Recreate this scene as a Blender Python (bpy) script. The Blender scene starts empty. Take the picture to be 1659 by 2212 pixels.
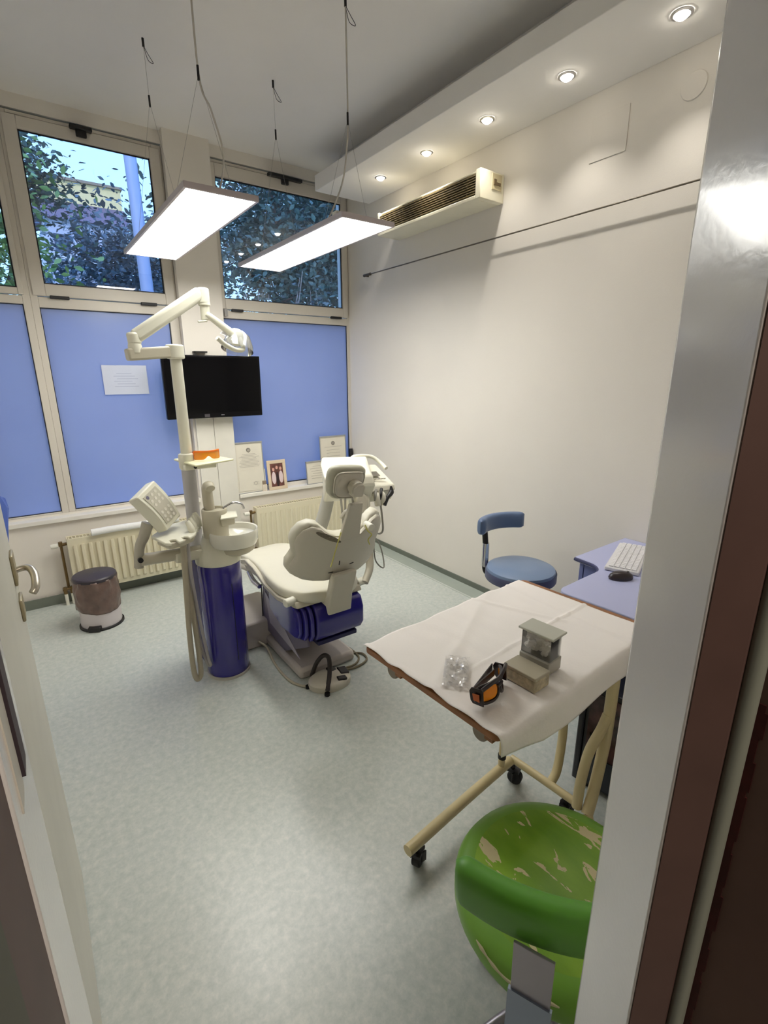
import bpy, bmesh, math, random
from mathutils import Vector, Matrix, noise
random.seed(7)
S = bpy.context.scene
COL = S.collection
# ---------------------------------------------------------------- camera
cam_d = bpy.data.cameras.new('camera'); cam = bpy.data.objects.new('camera', cam_d); COL.objects.link(cam)
cam_d.sensor_fit = 'HORIZONTAL'; cam_d.sensor_width = 36.0; cam_d.lens = 22.98; cam_d.clip_start = 0.02; cam_d.clip_end = 300
r_, u_, f_ = Vector((0.81030732, -0.58599763, -0.00297224)), Vector((0.1606113, 0.21720698, 0.96282145)), Vector((0.56356549, 0.78065864, -0.27012225))
cam.matrix_world = Matrix(((r_.x, u_.x, -f_.x, 0), (r_.y, u_.y, -f_.y, 0), (r_.z, u_.z, -f_.z, 1.6), (0, 0, 0, 1)))
S.camera = cam
# ---------------------------------------------------------------- view
S.view_settings.view_transform = 'Standard'; S.view_settings.look = 'None'
S.view_settings.gamma = 1.0; S.view_settings.use_curve_mapping = False
S.view_settings.exposure = 0.6
# ---------------------------------------------------------------- light levels
SKY_STRENGTH = 1.9
PANEL_STRENGTH = 11.0
SPOT_WATTS = 16.5
SUN_STRENGTH = 1.2
HALL_WATTS = 18.0
# ---------------------------------------------------------------- world: evening sky
w = bpy.data.worlds.new('sky'); S.world = w; w.use_nodes = True
nt = w.node_tree; nt.nodes.clear()
out = nt.nodes.new('ShaderNodeOutputWorld'); bg = nt.nodes.new('ShaderNodeBackground')
tc = nt.nodes.new('ShaderNodeTexCoord'); sx = nt.nodes.new('ShaderNodeSeparateXYZ'); rp = nt.nodes.new('ShaderNodeValToRGB')
rp.color_ramp.elements[0].position = 0.0; rp.color_ramp.elements[0].color = (0.42, 0.72, 1.0, 1)
rp.color_ramp.elements[1].position = 0.7; rp.color_ramp.elements[1].color = (0.25, 0.48, 1.0, 1)
nt.links.new(tc.outputs['Generated'], sx.inputs[0]); nt.links.new(sx.outputs['Z'], rp.inputs[0])
nt.links.new(rp.outputs[0], bg.inputs[0]); bg.inputs[1].default_value = SKY_STRENGTH
nt.links.new(bg.outputs[0], out.inputs[0])
hall_d = bpy.data.lights.new('hall_fill_light', 'AREA'); hall_l = bpy.data.objects.new('hall_fill_light', hall_d); COL.objects.link(hall_l)  # added fill that brightens the hall side, no lamp is seen there
hall_d.size = 0.5; hall_d.energy = HALL_WATTS; hall_d.color = (1.0, 0.86, 0.72); hall_l.location = (0.3, -1.0, 2.74)
sun_d = bpy.data.lights.new('sun', 'SUN'); sun = bpy.data.objects.new('sun', sun_d); COL.objects.link(sun)
sun_d.energy = SUN_STRENGTH; sun_d.angle = 0.02; sun_d.color = (1.0, 0.86, 0.6)
sun.rotation_euler = Vector((0.55, 0.75, -0.5)).to_track_quat('-Z', 'Y').to_euler(); sun.location = (0, -5, 8)

# ================================================================ helpers
def lin(c):
    return tuple((x / 255 / 12.92 if x / 255 <= 0.04045 else ((x / 255 + 0.055) / 1.055) ** 2.4) for x in c)

MATS = {}
def M(name, rgb=(200, 200, 200), rough=0.5, metal=0.0, var=0.04, scale=6.0, bump=0.0, bscale=60.0, coat=0.0, emit=None, estr=0.0, spec=0.5, sss=0.0):
    if name in MATS: return MATS[name]
    m = bpy.data.materials.new(name); m.use_nodes = True
    n = m.node_tree; b = n.nodes['Principled BSDF']
    c = lin(rgb)
    tcn = n.nodes.new('ShaderNodeTexCoord'); nz = n.nodes.new('ShaderNodeTexNoise')
    nz.inputs['Scale'].default_value = scale; nz.inputs['Detail'].default_value = 4
    n.links.new(tcn.outputs['Object'], nz.inputs['Vector'])
    r = n.nodes.new('ShaderNodeValToRGB')
    r.color_ramp.elements[0].position = 0.3; r.color_ramp.elements[1].position = 0.7
    r.color_ramp.elements[0].color = (*[x * (1 - var) for x in c], 1)
    r.color_ramp.elements[1].color = (*[min(1, x * (1 + var)) for x in c], 1)
    n.links.new(nz.outputs['Fac'], r.inputs[0]); n.links.new(r.outputs[0], b.inputs['Base Color'])
    b.inputs['Roughness'].default_value = rough; b.inputs['Metallic'].default_value = metal
    b.inputs['Coat Weight'].default_value = coat; b.inputs['Coat Roughness'].default_value = 0.08
    b.inputs['Specular IOR Level'].default_value = spec
    if sss: b.inputs['Subsurface Weight'].default_value = sss; b.inputs['Subsurface Scale'].default_value = 0.02
    if bump:
        n2 = n.nodes.new('ShaderNodeTexNoise'); n2.inputs['Scale'].default_value = bscale; n2.inputs['Detail'].default_value = 3
        bp = n.nodes.new('ShaderNodeBump'); bp.inputs['Strength'].default_value = bump; bp.inputs['Distance'].default_value = 0.01
        n.links.new(tcn.outputs['Object'], n2.inputs['Vector']); n.links.new(n2.outputs['Fac'], bp.inputs['Height']); n.links.new(bp.outputs[0], b.inputs['Normal'])
    if emit:
        b.inputs['Emission Color'].default_value = (*lin(emit), 1); b.inputs['Emission Strength'].default_value = estr
    MATS[name] = m
    return m

def glassy(name, tint, alpha=0.9, rough=0.03, diffuse=None, gloss=0.08):
    """thin clear sheet: mostly see-through, a little diffuse, fresnel gloss"""
    if name in MATS: return MATS[name]
    m = bpy.data.materials.new(name); m.use_nodes = True; n = m.node_tree; n.nodes.clear()
    o = n.nodes.new('ShaderNodeOutputMaterial'); tr = n.nodes.new('ShaderNodeBsdfTransparent'); gl = n.nodes.new('ShaderNodeBsdfGlossy'); df = n.nodes.new('ShaderNodeBsdfDiffuse')
    tr.inputs[0].default_value = (*tint, 1); gl.inputs['Roughness'].default_value = rough
    df.inputs[0].default_value = (*(diffuse or tint), 1)
    nz = n.nodes.new('ShaderNodeTexNoise'); nz.inputs['Scale'].default_value = 3
    mp = n.nodes.new('ShaderNodeMapRange'); mp.inputs['To Min'].default_value = max(0, 1 - alpha - 0.01); mp.inputs['To Max'].default_value = 1 - alpha + 0.01
    n.links.new(nz.outputs['Fac'], mp.inputs['Value'])
    m1 = n.nodes.new('ShaderNodeMixShader'); n.links.new(mp.outputs[0], m1.inputs[0]); n.links.new(tr.outputs[0], m1.inputs[1]); n.links.new(df.outputs[0], m1.inputs[2])
    fr = n.nodes.new('ShaderNodeFresnel'); fr.inputs[0].default_value = 1.45
    ad = n.nodes.new('ShaderNodeMath'); ad.operation = 'ADD'; ad.inputs[1].default_value = gloss - 0.04; ad.use_clamp = True
    n.links.new(fr.outputs[0], ad.inputs[0])
    m2 = n.nodes.new('ShaderNodeMixShader'); n.links.new(ad.outputs[0], m2.inputs[0]); n.links.new(m1.outputs[0], m2.inputs[1]); n.links.new(gl.outputs[0], m2.inputs[2])
    n.links.new(m2.outputs[0], o.inputs[0]); MATS[name] = m
    return m

class MB:
    def __init__(self): self.bm = bmesh.new(); self.mi = 0
    def face(self, pts):
        vs = [self.bm.verts.new(p) for p in pts]; f = self.bm.faces.new(vs); f.material_index = self.mi; return self
    def raw(self, verts, faces, mat=None):
        vs = [self.bm.verts.new(mat @ Vector(v) if mat else v) for v in verts]
        for f in faces:
            try: self.bm.faces.new([vs[i] for i in f]).material_index = self.mi
            except ValueError: pass
        return self
    def box(self, x0, x1, y0, y1, z0, z1, mat=None):
        v = [(x0, y0, z0), (x1, y0, z0), (x1, y1, z0), (x0, y1, z0), (x0, y0, z1), (x1, y0, z1), (x1, y1, z1), (x0, y1, z1)]
        return self.raw(v, [(0, 3, 2, 1), (4, 5, 6, 7), (0, 1, 5, 4), (1, 2, 6, 5), (2, 3, 7, 6), (3, 0, 4, 7)], mat)
    def bar(self, p0, p1, w, h, up=(0, 0, 1)):
        p0, p1 = Vector(p0), Vector(p1); d = (p1 - p0).normalized(); up = Vector(up)
        s = d.cross(up).normalized() if abs(d.dot(up)) < 0.99 else d.cross(Vector((1, 0, 0))).normalized(); t = s.cross(d).normalized()
        v = []
        for p in (p0, p1):
            for a, b in ((-1, -1), (1, -1), (1, 1), (-1, 1)): v.append(p + s * a * w / 2 + t * b * h / 2)
        return self.raw(v, [(0, 1, 2, 3), (7, 6, 5, 4), (0, 4, 5, 1), (1, 5, 6, 2), (2, 6, 7, 3), (3, 7, 4, 0)])
    def cyl(self, p0, p1, r0, r1=None, seg=24):
        return self.tube([p0, p1], [r0, r0 if r1 is None else r1], seg, raw=True)
    def tube(self, pts, r, seg=10, raw=False, sub=6, closed=False):
        P = [Vector(p) for p in pts]
        R = list(r) if isinstance(r, (list, tuple)) else [r] * len(P)
        if not raw and len(P) > 2:
            Q, RR = [], []; n = len(P)
            rng = range(n if closed else n - 1)
            for i in rng:
                a = P[(i - 1) % n] if (closed or i > 0) else P[0] * 2 - P[1]
                b, c = P[i], P[(i + 1) % n]
                d = P[(i + 2) % n] if (closed or i + 2 < n) else c * 2 - b
                for k in range(sub):
                    t = k / sub
                    Q.append(0.5 * ((2 * b) + (c - a) * t + (2 * a - 5 * b + 4 * c - d) * t * t + (3 * b - 3 * c + d - a) * t ** 3))
                    RR.append(R[i] * (1 - t) + R[(i + 1) % n] * t)
            if not closed: Q.append(P[-1]); RR.append(R[-1])
            P, R = Q, RR
        n = len(P); rings = []; prev = None
        for i in range(n):
            if closed: d = P[(i + 1) % n] - P[i - 1]
            else: d = P[min(i + 1, n - 1)] - P[max(i - 1, 0)]
            d = d.normalized() if d.length > 1e-9 else Vector((0, 0, 1))
            if prev is None: s = d.cross(Vector((0, 0, 1))) if abs(d.z) < 0.9 else d.cross(Vector((0, 1, 0)))
            else: s = prev - d * prev.dot(d)
            if s.length < 1e-6: s = d.orthogonal()
            s.normalize(); prev = s; t = d.cross(s)
            rings.append([self.bm.verts.new(P[i] + (s * math.cos(a) + t * math.sin(a)) * R[i]) for a in [2 * math.pi * k / seg for k in range(seg)]])
        for i in range(n if closed else n - 1):
            A, B = rings[i], rings[(i + 1) % n]
            for k in range(seg): self.bm.faces.new((A[k], A[(k + 1) % seg], B[(k + 1) % seg], B[k])).material_index = self.mi
        if not closed:
            self.bm.faces.new(rings[0][::-1]).material_index = self.mi; self.bm.faces.new(rings[-1]).material_index = self.mi
        return self
    def lathe(self, prof, c=(0, 0, 0), seg=36, mat=None, a0=0, a1=None):
        c = Vector(c); full = a1 is None
        A = [2 * math.pi * k / seg for k in range(seg)] if full else [a0 + (a1 - a0) * k / seg for k in range(seg + 1)]
        cols = []
        for a in A:
            cl = []
            for (r, z) in prof:
                p = Vector((r * math.cos(a), r * math.sin(a), z)); p = (mat @ p) if mat else p
                cl.append(self.bm.verts.new(p + c))
            cols.append(cl)
        n = len(cols)
        for i in range(n if full else n - 1):
            a, b = cols[i], cols[(i + 1) % n]
            for k in range(len(prof) - 1):
                self.bm.faces.new((a[k], b[k], b[k + 1], a[k + 1])).material_index = self.mi
        return self
    def prism(self, poly, vec):
        """poly: 3D points, extruded along vec"""
        P = [Vector(p) for p in poly]; v = Vector(vec); n = len(P)
        a = [self.bm.verts.new(p) for p in P]; b = [self.bm.verts.new(p + v) for p in P]
        self.bm.faces.new(a).material_index = self.mi; self.bm.faces.new(b[::-1]).material_index = self.mi
        for i in range(n): self.bm.faces.new((a[i], b[i], b[(i + 1) % n], a[(i + 1) % n])).material_index = self.mi
        return self
    def ell(self, c, r, mat=None, seg=24, rings=14):
        prof = [(math.sin(math.pi * k / rings) , -math.cos(math.pi * k / rings)) for k in range(rings + 1)]
        prof[0] = (1e-4, -1); prof[-1] = (1e-4, 1)
        m = Matrix.Diagonal((r[0], r[1], r[2])).to_4x4()
        if mat: m = mat @ m
        return self.lathe(prof, c, seg, m)
    def grid(self, fn, nu, nv, thick=None):
        V = [[self.bm.verts.new(fn(i / nu, j / nv)) for j in range(nv + 1)] for i in range(nu + 1)]
        for i in range(nu):
            for j in range(nv): self.bm.faces.new((V[i][j], V[i + 1][j], V[i + 1][j + 1], V[i][j + 1])).material_index = self.mi
        return self

ORG = {}
def link(o): COL.objects.link(o); return o
def thing(name, label, cat, loc=(0, 0, 0), rz=0.0, group=None, kind=None):
    o = bpy.data.objects.new(name, None); link(o); o.location = loc; o.rotation_euler = (0, 0, rz); o.empty_display_size = 0.05
    o['label'] = label; o['category'] = cat
    if group: o['group'] = group
    if kind: o['kind'] = kind
    ORG[o.name] = (Vector(loc) if rz == 0 else Vector((0, 0, 0)))
    return o
def obj(name, mb, mat, parent=None, bev=0.0, sub=0, solid=0.0, loc=None, label=None, sharp=38, seg=2):
    """links the collected shapes as ONE mesh; coordinates are the place's own, shifted to the parent's base"""
    bm = mb.bm
    bmesh.ops.recalc_face_normals(bm, faces=bm.faces[:])
    off = ORG.get(parent.name, Vector((0, 0, 0))) if parent else (Vector(loc) if loc else Vector((0, 0, 0)))
    if off.length: bmesh.ops.translate(bm, verts=bm.verts[:], vec=-off)
    me = bpy.data.meshes.new(name); bm.to_mesh(me); bm.free()
    for m in (mat if isinstance(mat, (list, tuple)) else [mat]): me.materials.append(m)
    me.polygons.foreach_set('use_smooth', [True] * len(me.polygons))
    if not sub: me.set_sharp_from_angle(angle=math.radians(sharp))
    o = bpy.data.objects.new(name, me); link(o)
    if parent: o.parent = parent; ORG[o.name] = off
    else:
        o.location = off; ORG[o.name] = off
    if solid: md = o.modifiers.new('solid', 'SOLIDIFY'); md.thickness = solid; md.offset = 0
    if bev: md = o.modifiers.new('bevel', 'BEVEL'); md.width = bev; md.segments = seg; md.limit_method = 'ANGLE'; md.angle_limit = math.radians(35)
    if sub: md = o.modifiers.new('sub', 'SUBSURF'); md.levels = sub; md.render_levels = sub
    if label: o['label'] = label
    return o
def tag(o, label, cat, group=None, kind=None):
    o['label'] = label; o['category'] = cat
    if group: o['group'] = group
    if kind: o['kind'] = kind
    return o
def struct(name, mb, mat, label=None, cat=None, **k):
    o = obj(name, mb, mat, **k); o['kind'] = 'structure'
    o['label'] = label or name.replace('_', ' '); o['category'] = cat or name.split('_')[0]
    return o
def dup(root, loc=None, rz=None, label=None):
    r = root.copy(); link(r)
    if loc is not None: r.location = loc
    if rz is not None: r.rotation_euler = (0, 0, rz)
    if label: r['label'] = label
    def rec(a, b):
        for ch in a.children:
            c = ch.copy(); link(c); c.parent = b; rec(ch, c)
    rec(root, r)
    return r
def T(x, y, z, rx=0, ry=0, rz=0):
    return Matrix.Translation((x, y, z)) @ Matrix.Rotation(rz, 4, 'Z') @ Matrix.Rotation(ry, 4, 'Y') @ Matrix.Rotation(rx, 4, 'X')
def frame(mb, x0, x1, z0, z1, y0, y1, w):
    mb.box(x0, x1, y0, y1, z0, z0 + w); mb.box(x0, x1, y0, y1, z1 - w, z1); mb.box(x0, x0 + w, y0, y1, z0 + w, z1 - w); mb.box(x1 - w, x1, y0, y1, z0 + w, z1 - w)
PI = math.pi

# ================================================================ dimensions
XL, XR = -0.27, 2.58      # side walls
YW, YD = 4.05, 0.436      # window-side parapet face, doorway wall face
ZC = 3.22
# ================================================================ materials
wall_m = M('wall_paint', (234, 228, 218), 0.75, var=0.02, scale=2, bump=0.06, bscale=220)
ceil_m = M('ceiling_paint', (244, 241, 236), 0.85, var=0.02, scale=2)
alu = M('window_frame_paint', (214, 207, 195), 0.4, var=0.02)
black = M('black_plastic', (22, 20, 22), 0.45)
white_pl = M('white_plastic', (232, 230, 216), 0.35, var=0.02)
cream = M('cream_enamel', (222, 214, 188), 0.35, var=0.02)
chrome = M('chrome', (215, 215, 218), 0.15, metal=1.0, var=0.03)
steel = M('brushed_steel', (168, 164, 172), 0.35, metal=0.6, var=0.06)
beige_pl = M('beige_plastic', (196, 190, 172), 0.45, var=0.02)
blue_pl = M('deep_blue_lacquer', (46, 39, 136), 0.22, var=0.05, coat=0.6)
grey_pl = M('grey_plastic', (150, 148, 140), 0.5)
dark_metal = M('dark_metal', (45, 42, 40), 0.4, metal=0.5)

def floor_mat():
    m = bpy.data.materials.new('linoleum'); m.use_nodes = True; n = m.node_tree; b = n.nodes['Principled BSDF']
    tcn = n.nodes.new('ShaderNodeTexCoord')
    a = n.nodes.new('ShaderNodeTexNoise'); a.inputs['Scale'].default_value = 38; a.inputs['Detail'].default_value = 7; a.inputs['Roughness'].default_value = 0.72; a.inputs['Distortion'].default_value = 0.15
    r = n.nodes.new('ShaderNodeValToRGB'); e = r.color_ramp.elements
    e[0].position = 0.3; e[0].color = (*lin((177, 187, 181)), 1); e[1].position = 0.7; e[1].color = (*lin((212, 213, 206)), 1)
    mid = e.new(0.5); mid.color = (*lin((194, 200, 194)), 1)
    n.links.new(tcn.outputs['Object'], a.inputs[0]); n.links.new(a.outputs['Fac'], r.inputs[0]); n.links.new(r.outputs[0], b.inputs['Base Color'])
    c = n.nodes.new('ShaderNodeTexNoise'); c.inputs['Scale'].default_value = 5; mr = n.nodes.new('ShaderNodeMapRange'); mr.inputs['To Min'].default_value = 0.285; mr.inputs['To Max'].default_value = 0.31; b.inputs['Specular IOR Level'].default_value = 0.65
    n.links.new(tcn.outputs['Object'], c.inputs[0]); n.links.new(c.outputs['Fac'], mr.inputs['Value']); n.links.new(mr.outputs[0], b.inputs['Roughness'])
    return m
# ================================================================ SETTING
struct('floor', MB().box(-0.6, 2.75, -1.6, 4.25, -0.1, 0), floor_mat(), 'grey green mottled linoleum floor')
struct('ceiling', MB().box(-0.6, 2.75, 0.13, 4.3, ZC, ZC + 0.1), ceil_m, 'plain white ceiling')
struct('wall_right', MB().box(XR, XR + 0.15, 0.131, 4.3, 0, ZC), wall_m, 'long off-white wall on the right of the room')
struct('wall_left', MB().box(XL - 0.15, XL, YD, 4.3, 0, ZC), wall_m, 'off-white wall behind the open door')
m = MB()
m.box(-0.42, 2.73, YW, 4.25, 0, 0.60)                       # parapet
m.box(-0.42, 2.73, 4.11, 4.25, 0.60, 0.645)
m.box(-0.42, 2.73, 4.11, 4.25, 3.14, ZC)                    # lintel
m.box(1.067, 1.385, YW, 4.25, 0.60, ZC)                     # column between the windows
struct('wall_window', m, wall_m, 'window wall with parapet and column between windows')
struct('trim_1', MB().box(XL, 1.062, YW - 0.025, 4.112, 0.60, 0.632), M('sill_paint', (236, 232, 222), 0.35), 'white window sill left of the column', bev=0.004)
struct('trim_2', MB().box(1.39, XR, YW - 0.025, 4.112, 0.58, 0.612), M('sill_paint'), 'white window sill right of the column', bev=0.004)
# column cladding below the television: two white boards with a seam
struct('trim_3', MB().box(1.085, 1.222, YW - 0.022, YW - 0.001, 0.02, 1.36), M('board_paint', (226, 222, 210), 0.5), 'left white board cladding the column', bev=0.002)
struct('trim_4', MB().box(1.226, 1.383, YW - 0.018, YW - 0.001, 0.02, 1.36), M('board_paint'), 'right white board cladding the column', bev=0.002)
# doorway wall
m = MB(); m.box(0.505, 2.73, 0.131, 0.209, 0, ZC); m.box(XL - 0.15, 0.504, 0.131, YD, 2.751, ZC)
struct('wall_door', m, wall_m, 'wall around the doorway beside the right jamb')
m = MB(); m.box(XL, -0.093, 0.306, YD, 0, 2.75); m.box(XL, -0.13, YD, 0.70, 0, ZC)
struct('wall_stub', m, wall_m, 'short wall behind the hinges of the open door')
# soffit with recessed lights
m = MB(); m.box(2.08, XR, 0.21, 3.77, 2.95, 3.055); m.box(2.30, XR, 0.21, 3.72, 3.055, ZC)
struct('trim_5', m, ceil_m, 'white dropped soffit box with recessed lights along the right wall', cat='soffit', bev=0.003)
# baseboards : grey vinyl with a cove strip
bb = M('vinyl_baseboard', (112, 118, 108), 0.5, var=0.06)
struct('baseboard_right', MB().box(XR - 0.008, XR, 1.4, YW, 0, 0.07), bb, 'grey vinyl baseboard along the right wall')
struct('baseboard_back', MB().box(XL, XR - 0.01, YW - 0.03, YW - 0.022, 0, 0.07), bb, 'grey vinyl baseboard below the radiators')
struct('trim_6', MB().box(XR - 0.115, XR - 0.10, 1.35, YW - 0.04, 0.0, 0.0035), M('weld_strip', (196, 202, 194), 0.4), 'pale seam strip in the floor along the right wall')
struct('trim_7', MB().prism([(XR - 0.10, 1.35, 0), (XR - 0.008, 1.35, 0), (XR - 0.008, 1.35, 0.028), (XR - 0.03, 1.35, 0.012), (XR - 0.06, 1.35, 0.003)], (0, 2.66, 0)), M('cove', (160, 168, 158), 0.45), 'coved edge of the linoleum along the right wall')

# hall side
hall = M('hall_paint', (98, 76, 68), 0.7, var=0.12, scale=9)
m = MB(); m.box(-1.3, 2.75, -1.75, -1.6, 0, 3.0); m.box(-1.45, -1.3, -1.75, 0.17, 0, 3.0); m.box(2.6, 2.75, -1.6, 0.029, 0, 3.0)
struct('wall_hall', m, hall, 'brown painted walls of the hall behind the camera')
struct('ceiling_hall', MB().box(-1.45, 2.75, -1.75, 0.305, 2.75, 2.95), hall, 'hall ceiling', cat='ceiling')
struct('floor_hall', MB().box(-1.45, -0.6, -1.75, 0.305, -0.1, 0), M('hall_floor', (90, 88, 80), 0.6), 'hall floor')
# the door frame: white steel reveal, brown lining, rounded pale bead, hall wall
wsteel = M('glossy_white_frame', (234, 232, 230), 0.2, var=0.03, scale=4, bump=0.02, bscale=150, coat=0.3)
brown = M('brown_lining', (92, 70, 64), 0.6, var=0.1, scale=12)
redp = M('red_paint_chips', (70, 22, 22), 0.6, var=0.3, scale=60)
def jamb(x, s):
    m = MB(); m.box(min(x, x + s * 0.05), max(x, x + s * 0.05), 0.313, YD + 0.004, 0, 2.75)
    return m
struct('door_frame_right', MB().prism([(0.4545, 0.21, 0), (0.3865, 0.1267, 0), (0.50, 0.1267, 0), (0.50, 0.21, 0)], (0, 0, 2.75)), wsteel, 'glossy white steel door jamb at the right edge', cat='door frame', bev=0.004)
struct('door_frame_left', jamb(-0.0415, -1), wsteel, 'white steel door jamb with strike plate at the left edge', cat='door frame', bev=0.002)
struct('door_frame_top', MB().box(-0.0415, 0.50, 0.211, YD + 0.004, 2.70, 2.75), wsteel, 'white head of the door frame', cat='door frame')
struct('trim_8', MB().prism([(0.388, 0.1262, 0), (0.412, 0.1055, 0), (0.47, 0.1055, 0), (0.47, 0.1262, 0)], (0, 0, 2.75)), brown, 'brown door lining right of the white jamb')
struct('trim_9', MB().box(-0.14, -0.0435, 0.225, 0.312, 0, 2.75), brown, 'brown door lining left of the white jamb')
struct('trim_10', MB().cyl((0.4235, 0.1008, 0), (0.4235, 0.1008, 2.75), 0.0072), M('bead_highlight', (140, 146, 134), 0.4), 'rounded bead at the hall edge of the doorway, highlight put into its pale colour', cat='trim')  # pale colour stands for the highlight on the rounded frame edge
m = MB(); m.box(0.4325, 0.435, 0.0905, 0.096, 0, 1.35)
for i in range(26):
    z = 0.02 + i * 0.052; m.box(0.4325, 0.435, 0.0898 - random.random() * 0.0016, 0.0905, z, z + 0.02 + random.random() * 0.03)
struct('trim_11', m, redp, 'dark red paint line along the bead', cat='trim')
struct('wall_hall_right', MB().box(0.4335, 2.75, 0.03, 0.1045, 0, 2.75), M('hall_wall_brown', (104, 82, 72), 0.7, var=0.12, scale=9), 'brown hall wall right of the doorway', cat='wall')
struct('wall_hall_left', MB().box(-1.45, -0.0432, 0.15, 0.224, 0, 2.75), M('hall_wall_olive', (92, 92, 78), 0.7, var=0.08), 'dull olive hall wall left of the doorway', cat='wall')

# ================================================================ WINDOWS
glass = glassy('window_glass', (0.86, 0.9, 0.98), 0.97, 0.015, (0.4, 0.45, 0.6))
def film_mat():
    m = bpy.data.materials.new('blue_frosted_film'); m.use_nodes = True; n = m.node_tree; n.nodes.clear()
    o = n.nodes.new('ShaderNodeOutputMaterial'); t = n.nodes.new('ShaderNodeBsdfTranslucent'); d = n.nodes.new('ShaderNodeBsdfDiffuse'); g = n.nodes.new('ShaderNodeBsdfGlossy')
    nz = n.nodes.new('ShaderNodeTexNoise'); nz.inputs['Scale'].default_value = 2.2; nz.inputs['Detail'].default_value = 3; r = n.nodes.new('ShaderNodeValToRGB')
    tcn = n.nodes.new('ShaderNodeTexCoord'); n.links.new(tcn.outputs['Object'], nz.inputs[0])
    r.color_ramp.elements[0].position = 0.3; r.color_ramp.elements[0].color = (0.70, 0.72, 0.90, 1); r.color_ramp.elements[1].position = 0.75; r.color_ramp.elements[1].color = (0.80, 0.80, 0.94, 1)
    n.links.new(nz.outputs['Fac'], r.inputs[0]); n.links.new(r.outputs[0], t.inputs[0])
    d.inputs[0].default_value = (0.36, 0.42, 0.66, 1); g.inputs['Roughness'].default_value = 0.25
    a = n.nodes.new('ShaderNodeMixShader'); a.inputs[0].default_value = 0.42; n.links.new(t.outputs[0], a.inputs[1]); n.links.new(d.outputs[0], a.inputs[2])
    b = n.nodes.new('ShaderNodeMixShader'); b.inputs[0].default_value = 0.05; n.links.new(a.outputs[0], b.inputs[1]); n.links.new(g.outputs[0], b.inputs[2])
    n.links.new(b.outputs[0], o.inputs[0]); return m
film = film_mat()
gasket = M('black_gasket', (30, 28, 34), 0.6)
def window(name, x0, x1, label, sash, lower, hinges, opener):
    """fixed frame + tilting upper sash + fixed blue lower pane"""
    t = thing(name, label, 'window', ((x0 + x1) / 2, 4.15, 0.645), kind='structure')
    f = MB(); f.box(x0, lower[0], 4.115, 4.175, 0.645, 3.13); f.box(lower[1], x1, 4.115, 4.175, 0.645, 3.13)
    f.box(lower[0], lower[1], 4.115, 4.175, 0.645, lower[2]); f.box(lower[0], lower[1], 4.115, 4.175, lower[3], 2.095); f.box(lower[0], lower[1], 4.115, 4.175, 3.11, 3.13)
    obj('window_frame', f, alu, t, bev=0.003)
    s = MB(); sx0, sx1, gx0, gx1, gz0, gz1 = sash
    s.box(sx0, gx0, 4.10, 4.15, 2.10, 3.105); s.box(gx1, sx1, 4.10, 4.15, 2.10, 3.105); s.box(gx0, gx1, 4.10, 4.15, 2.10, gz0); s.box(gx0, gx1, 4.10, 4.15, gz1, 3.105)
    so = obj('sash', s, alu, t, bev=0.004)
    g = MB(); frame(g, gx0 - 0.002, gx1 + 0.002, gz0 - 0.002, gz1 + 0.002, 4.118, 4.124, 0.010); obj('gasket', g, gasket, so)
    obj('pane', MB().box(gx0 - 0.002, gx1 + 0.002, 4.126, 4.132, gz0 - 0.002, gz1 + 0.002), glass, so, label='clear glass pane')
    g = MB(); frame(g, lower[0] - 0.002, lower[1] + 0.002, lower[2] - 0.002, lower[3] + 0.002, 4.128, 4.134, 0.007); obj('gasket', g, gasket, t)
    obj('frosted_pane', MB().box(lower[0] - 0.002, lower[1] + 0.002, 4.138, 4.144, lower[2] - 0.002, lower[3] + 0.002), film, t, label='blue frosted pane')
    for hx0, hx1 in hinges: obj('hinge', MB().box(hx0, hx1, 4.085, 4.11, 2.085, 2.105), black, t, bev=0.004)
    if opener:
        ox0, ox1 = opener; m = MB()
        m.box(ox0, ox1, 4.06, 4.10, 3.095, 3.118); m.box((ox0 + ox1) / 2 - 0.03, (ox0 + ox1) / 2 + 0.03, 4.075, 4.10, 3.06, 3.10)
        obj('opener', m, black, t, bev=0.005, label='black window opener')
    return t
window('window_1', -0.27, 0.155, 'window at the left edge, partly hidden by the door', (-0.25, 0.125, -0.19, 0.095, 2.14, 3.04), (-0.235, 0.112, 0.655, 2.045), [], None)
window('window_2', 0.155, 1.065, 'window with blue lower pane left of the column', (0.172, 1.052, 0.243, 0.985, 2.175, 3.037), (0.196, 1.0, 0.657, 2.03), [(0.262, 0.372), (0.81, 0.918)], (0.52, 0.645))
window('window_3', 1.387, 2.58, 'wide window with blue lower pane right of the column', (1.398, 2.562, 1.428, 2.512, 2.178, 3.02), (1.405, 2.556, 0.645, 2.035), [(1.47, 1.566), (2.375, 2.485)], (1.84, 2.13))
struct('window_frame_1', MB().box(1.40, 1.425, 4.06, 4.11, 2.045, 2.10), chrome, 'small metal hinge block beside the column', cat='hinge')
# dark handle in the corner
obj_ = obj('window_crank', MB().tube([(2.548, 4.09, 0.70), (2.55, 4.085, 0.80), (2.552, 4.09, 0.90)], [0.016, 0.022, 0.018], 12), black, loc=(2.548, 4.09, 0.612))
obj_.data.transform(Matrix.Translation((0, 0, 0)))
tag(obj_, 'black stick standing in the window corner behind the right certificate', 'stick')
m = MB(); m.cyl((2.546, 4.075, 0.612), (2.548, 4.09, 0.72), 0.012); obj('tip', m, black, obj_)

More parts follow.
